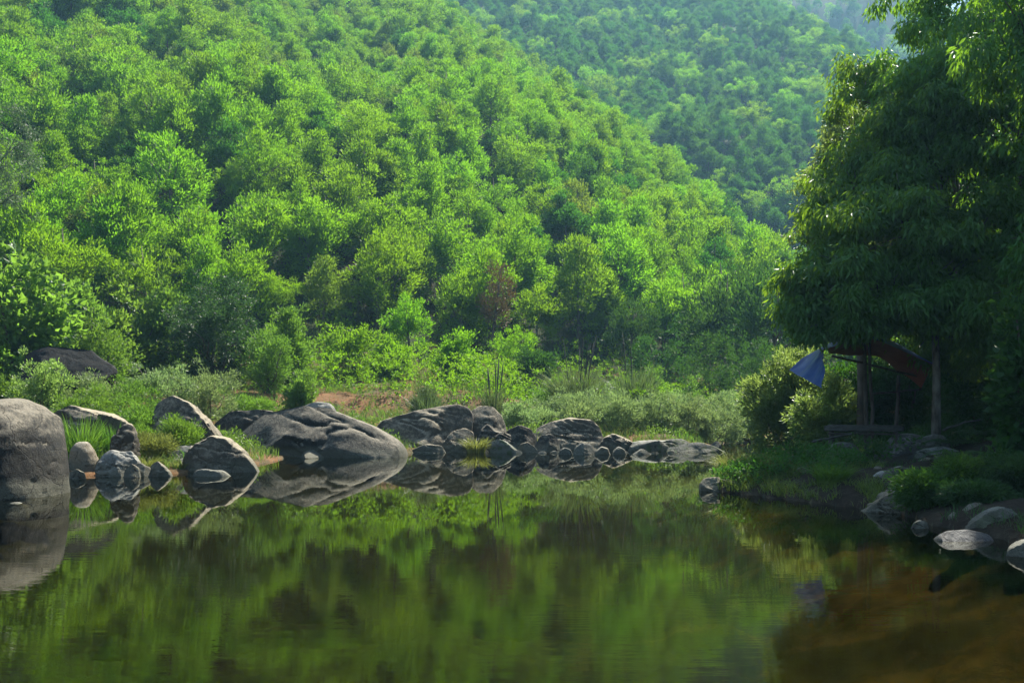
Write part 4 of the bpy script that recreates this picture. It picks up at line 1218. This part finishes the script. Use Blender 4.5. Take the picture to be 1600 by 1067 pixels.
def tuft(name, label, pxc, d, w_px, top_py, mat, seed, n, wid, bend=0.8, group=None, cat='grass tuft', plumes=0, z0=None):
    r = np.random.default_rng(seed)
    x = X_at(pxc, d)
    z0 = gz(x, d) if z0 is None else z0
    H = Z_at(top_py, d) - z0
    R = w_px / F * d / 2
    ro = root(name, label, cat, (x, d, z0), group)
    az = r.uniform(0, 2 * math.pi, n)
    rad = R * 0.45 * np.sqrt(r.random(n))
    P = np.stack([np.cos(az) * rad, np.sin(az) * rad, np.full(n, -0.05)], 1)
    a2 = az + r.normal(size=n) * 0.5
    lean = np.stack([np.cos(a2), np.sin(a2), np.zeros(n)], 1) * r.uniform(0.2, 1.0, n)[:, None]
    V, T = blades(P, H * r.uniform(0.55, 1.12, n), wid * r.uniform(0.7, 1.3, n), lean * min(1.6, R / max(H, 0.1) * 1.3), r, 4, bend)
    link('blades', mesh_np('blades', V, T, None, False, M[mat]), ro)
    for k in range(plumes):
        g = Geo()
        a = r.uniform(0, 6.28)
        e = np.array([math.cos(a) * R * 0.5, math.sin(a) * R * 0.5, H * r.uniform(1.15, 1.5)])
        b = e * np.array([0.25, 0.25, 0])
        g.tube(bez(b, e, 0, 6), [0.012, 0.011, 0.010, 0.025, 0.032, 0.006], 5)
        link('plume', g.mesh('plume', M['bamboo'], True), ro)
    return ro
tuft('reed_clump', 'big tall reed clump with plumes before the forest', 900, 45, 130, 555, 'reed', 521, 900, 0.035, 0.9, plumes=7, cat='reeds')
tuft('reed_clump', 'second tall reed clump, right of the big one', 992, 46, 110, 552, 'reed', 522, 800, 0.035, 0.9, plumes=2, cat='reeds')
tuft('reed_clump', 'thin reed clump with pale stalks above the slab boulder', 772, 41, 60, 590, 'reed', 523, 260, 0.03, 0.7, plumes=6, cat='reeds')
tuft('reed_clump', 'low reed clump left of the thin pale stalks', 672, 39, 74, 600, 'reed', 524, 300, 0.03, 0.8, cat='reeds')
tuft('grass_tuft', 'tall bright green grass tuft beside the huge dark boulder', 128, 22.6, 100, 632, 'grass_lush', 525, 420, 0.022, 0.9)
tuft('grass_tuft', 'bright green grass tuft leaning over the jagged grey rock', 176, 23.2, 60, 648, 'grass_lush', 526, 160, 0.02, 0.9)
tuft('grass_tuft', 'yellow-green grass tuft at the water below the slab boulder', 744, 33.0, 62, 676, 'grass_gold', 527, 420, 0.022, 0.9, z0=0.05)
tuft('grass_tuft', 'small bright grass tuft behind the small domed boulder', 366, 25, 30, 688, 'grass_lush', 528, 90, 0.02, 0.8, z0=0.2)
tuft('grass_tuft', 'pale dry grass tuft left of the small domed boulder', 282, 22.8, 60, 712, 'grass_gold', 529, 240, 0.016, 0.9)
tuft('grass_tuft', 'low golden grass tuft above the left waterline stones', 226, 22.2, 60, 704, 'grass_gold', 530, 260, 0.016, 0.9)
tuft('grass_tuft', 'golden grass tuft hanging over the tip of the right bank', 1150, 18.4, 90, 694, 'grass_gold', 531, 700, 0.012, 1.0)
tuft('grass_tuft', 'golden grass tuft on the right bank, second from the tip', 1205, 17.4, 90, 700, 'grass_gold', 532, 600, 0.012, 1.0)
tuft('grass_tuft', 'green grass tuft on the right bank above the dark undercut', 1300, 15.8, 100, 712, 'grass_lush', 533, 600, 0.012, 1.0)
tuft('grass_tuft', 'grass tuft standing between the bank stones and the platform', 1340, 17.6, 80, 704, 'fern', 534, 420, 0.012, 1.0)

# leafy mound and ferns on the right bank
bush('leafy_mound', 'fine-leaved green mound hanging over the water, left part', 1446, 13.2, 90, 738, 'mound', 541, (0.075, 0.020), 110, 60, 0.15, -0.25, 0.8, cat='herb', depth=0.8)
bush('leafy_mound', 'fine-leaved green mound hanging over the water, tallest part', 1500, 13.4, 110, 724, 'mound', 546, (0.075, 0.020), 140, 60, 0.16, -0.25, 0.8, cat='herb', depth=0.8)
bush('leafy_mound', 'dark low mound between bright mound and pale boulder', 1530, 12.6, 110, 762, 'fern', 545, (0.08, 0.022), 110, 50, 0.14, -0.2, 0.8, cat='herb', depth=0.6)
bush('leafy_mound', 'dark fine-leaved mound right of the bright one', 1595, 13.0, 130, 716, 'fern', 542, (0.08, 0.022), 150, 50, 0.16, -0.2, 0.8, cat='herb', depth=0.7)
bush('creeper', 'large-leaved creeper climbing at the right edge', 1604, 14.5, 66, 470, 'hill_dark', 543, (0.17, 0.12), 110, 14, 0.26, -0.3, 0.7, cat='creeper', stems=9)

def fern(label, pxc, d, size, seed, lift=0.0, n=9):
    r = np.random.default_rng(seed)
    x = X_at(pxc, d)
    z0 = gz(x, d) + lift
    ro = root('fern', label, 'fern', (x, d, z0), 'ferns on the right bank')
    for k in range(n):
        a = 2 * math.pi * k / n + r.normal() * 0.25
        L = size * r.uniform(0.75, 1.15)
        t = np.linspace(0, 1, 16)
        dirv = np.array([math.cos(a), math.sin(a), 0])
        P = dirv[None] * (L * t)[:, None]
        P[:, 2] = L * (0.75 * t - 0.85 * t * t)
        side = np.array([-dirv[1], dirv[0], 0])
        pos, ax, ln = [], [], []
        for i in range(2, 16):
            w = L * 0.30 * math.sin(math.pi * min(1, 0.18 + 0.82 * t[i])) + 0.01
            for sg in (-1, 1):
                pos.append(P[i])
                ax.append(side * sg + dirv * 0.35 + np.array([0, 0, -0.18]))
                ln.append(w)
        pos, ax, ln = np.array(pos), np.array(ax), np.array(ln)
        g = Geo()
        axn = norm(ax)
        fw = np.repeat((dirv * L / 34)[None], len(pos), 0)
        v = np.stack([pos - fw, pos + axn * ln[:, None] * 0.5 - fw * 0.9, pos + axn * ln[:, None], pos + axn * ln[:, None] * 0.5 + fw * 0.9, pos + fw], 1)
        b = np.arange(len(pos))[:, None] * 5
        g.add(v.reshape(-1, 3), np.concatenate([b + [0, 1, 4], b + [1, 3, 4], b + [1, 2, 3]]))
        g.tube(P, np.linspace(0.006, 0.002, 16), 4)
        link('frond', g.mesh('frond', M['fern']), ro)
fern('fern with arching fronds right of the long low rock', 1500, 16.0, 0.75, 551, 0.15)
fern('fern above the bright leafy mound', 1555, 15.0, 0.8, 552, 0.2)
fern('fern at the right edge over the dark mound', 1600, 14.2, 0.8, 553, 0.25)
fern('fern high on the slope near the right edge', 1540, 18.2, 0.8, 554, 0.1)
fern('fern at the foot of the slope behind the bank rocks', 1490, 18.6, 0.7, 555, 0.1)
fern('fern at the edge above the sunken stone tip', 1425, 14.6, 0.5, 556, 0.1)

# ------------------------------------------------------------------ tarp shelter and platform
def sheet(name, net, mat, parent, org, off=0.0, wr=0.02, nu=26, nv=20, seed=1):
    """smooth sheet through a net of (column, row, distance) points, with fold wrinkles"""
    Pn = np.array([[(X_at(a, d), d, Z_at(b, d)) for a, b, d in row] for row in net])
    R_, C_ = Pn.shape[:2]
    def cr(P, t):
        n = len(P)
        f = t * (n - 1)
        i = min(int(f), n - 2)
        u = f - i
        p0, p1, p2, p3 = P[max(i - 1, 0)], P[i], P[i + 1], P[min(i + 2, n - 1)]
        return 0.5 * ((2 * p1) + (-p0 + p2) * u + (2 * p0 - 5 * p1 + 4 * p2 - p3) * u * u + (-p0 + 3 * p1 - 3 * p2 + p3) * u ** 3)
    G = np.zeros((nv, nu, 3))
    for a in range(nu):
        colp = np.array([cr(Pn[k], a / (nu - 1)) for k in range(R_)])
        for b in range(nv): G[b, a] = cr(colp, b / (nv - 1))
    du, dv = np.gradient(G, axis=1), np.gradient(G, axis=0)
    nor = norm(np.cross(du, dv))
    nor = np.where(nor[..., 2:3] < 0, -nor, nor)
    U, Vv = np.meshgrid(np.linspace(0, 1, nu), np.linspace(0, 1, nv))
    q = np.stack([U.ravel() * 7 + Vv.ravel() * 2, Vv.ravel() * 1.2, U.ravel() * 0 + seed], 1)
    G = G + nor * (wr * fbm(q, seed, 3).reshape(nv, nu) + off)[..., None]
    G = G - np.array(org)
    i = np.arange(nv - 1)[:, None] * nu
    j = np.arange(nu - 1)[None, :]
    Q = np.stack([i + j, i + j + 1, i + nu + j + 1, i + nu + j], -1).reshape(-1, 4)
    return link(name, mesh_np(name, G.reshape(-1, 3), None, Q, True, M[mat]), parent)

sx, sd = X_at(1356, 20.8), 20.8
sz_ = gz(sx, sd)
sh = root('tarp_shelter', 'blue tarpaulin shelter with rust-red underside slung on poles', 'shelter', (sx, sd, sz_))
org = (sx, sd, sz_)
# rows run from the front edge to the back edge
canopy = [[(1282, 548, 20.0), (1312, 538, 20.1), (1350, 527, 20.2), (1400, 545, 20.2), (1458, 570, 20.0)],
          [(1290, 538, 20.9), (1320, 529, 21.0), (1356, 518, 21.1), (1398, 536, 21.2), (1456, 572, 21.2)],
          [(1296, 552, 22.4), (1330, 555, 22.6), (1372, 556, 22.6), (1405, 580, 22.6), (1440, 606, 22.4)]]
sheet('canopy_top', canopy, 'blue', sh, org, 0.008, 0.02, 34, 22, 3)
sheet('canopy_lining', canopy, 'rust', sh, org, -0.008, 0.02, 34, 22, 3)
flap = [[(1300, 536, 20.9), (1290, 541, 20.4), (1284, 548, 20.0)],
        [(1268, 552, 20.8), (1276, 560, 20.0), (1287, 572, 19.5)],
        [(1234, 579, 20.6), (1258, 592, 19.9), (1283, 606, 19.4)]]
sheet('side_flap', flap, 'blue', sh, org, 0.0, 0.04, 34, 34, 12)
def pole(a, b, r0, r1, name='pole', mat='wood', parent=sh, o=org, seed=1):
    g = Geo()
    A = np.array((X_at(a[0], a[2]), a[2], Z_at(a[1], a[2]) if a[1] is not None else gz(X_at(a[0], a[2]), a[2]) - 0.2)) - o
    B = np.array((X_at(b[0], b[2]), b[2], Z_at(b[1], b[2]) if b[1] is not None else gz(X_at(b[0], b[2]), b[2]) - 0.2)) - o
    g.tube(bez(A, B, 0, 8, 0.008, np.random.default_rng(seed)), np.linspace(r0, r1, 8), 8)
    return link(name, g.mesh(name, M[mat], True), parent)
pole((1356, None, 20.6), (1350, 529, 20.6), 0.05, 0.04, seed=2)
pole((1366, None, 21.0), (1357, 524, 21.1), 0.04, 0.035, seed=3)
pole((1398, None, 22.6), (1404, 586, 22.5), 0.05, 0.04, seed=4)
pole((1300, 556, 22.0), (1445, 590, 22.2), 0.03, 0.028, 'cross_pole', seed=5)
pole((1362, 616, 21.0), (1440, 608, 21.6), 0.025, 0.022, 'cross_pole', seed=6)
pole((1352, 530, 20.7), (1232, 580, 20.6), 0.006, 0.006, 'guy_rope', seed=7)

px0, pd = 1352, 20.0
pxw = X_at(px0, pd)
pzw = gz(pxw, pd)
pl = root('bamboo_platform', 'low weathered bamboo platform in front of the shelter posts', 'platform', (pxw, pd, pzw))
po = (pxw, pd, pzw)
for k in range(9):
    dd = 19.4 + k * 0.15
    pole((1288 + 3 * (k % 3), 672 - k * 0.9, dd), (1408 + 4 * (k % 2), 673 - k * 0.9, dd), 0.022, 0.02, 'bamboo_slat', 'bamboo', pl, po, 20 + k)
for k, (lx, ld) in enumerate([(1298, 19.5), (1400, 19.5), (1300, 20.6), (1398, 20.6)]):
    pole((lx, None, ld), (lx, 673, ld), 0.045, 0.04, 'leg', 'wood', pl, po, 40 + k)
for k, ld in enumerate((19.45, 20.65)):
    pole((1294, 677, ld), (1406, 678, ld), 0.02, 0.02, 'beam', 'wood', pl, po, 50 + k)

# fallen sticks on the bank
for k, (a, b, lab) in enumerate([
    ((1474, 672, 18.8), (1532, 656, 19.4), 'pale fallen branch lying beside the mottled trunk'),
    ((1408, 733, 15.4), (1430, 738, 15.2), 'short pale stick on the stones of the right bank'),
    ((1270, 690, 18.6), (1352, 676, 19.2), 'crooked stick propped at the left end of the platform'),
    ]):
    g = Geo()
    A = np.array((X_at(a[0], a[2]), a[2], max(Z_at(a[1], a[2]), gz(X_at(a[0], a[2]), a[2]) + 0.02)))
    B = np.array((X_at(b[0], b[2]), b[2], max(Z_at(b[1], b[2]), gz(X_at(b[0], b[2]), b[2]) + 0.02)))
    g.tube(bez((0, 0, 0), B - A, 0.03, 8, 0.012, np.random.default_rng(60 + k)), np.linspace(0.03, 0.015, 8), 6)
    tag(link('fallen_branch', g.mesh('fallen_branch', M['bamboo'], True), None, tuple(A)), lab, 'branch')

# ------------------------------------------------------------------ haze
def haze():
    m, nt, out = new_mat('valley_haze')
    pv = N(nt, 'ShaderNodeVolumePrincipled')
    pv.inputs['Color'].default_value = (0.36, 0.72, 1.0, 1)
    pv.inputs['Density'].default_value = 0.00045
    pv.inputs['Anisotropy'].default_value = 0.3
    nt.links.new(pv.outputs[0], out.inputs['Volume'])
    x0, x1, y0, y1, z0, z1 = -480, 480, -480, 480, -2.6, 248
    v = [(x, y, z) for z in (z0, z1) for y in (y0, y1) for x in (x0, x1)]
    q = [(0, 2, 3, 1), (4, 5, 7, 6), (0, 1, 5, 4), (2, 6, 7, 3), (0, 4, 6, 2), (1, 3, 7, 5)]
    o = link('haze', mesh_np('haze', np.array(v, float), None, q, False, m))
    tag(o, kind='stuff', label='thin bluish haze filling the whole valley')
haze()
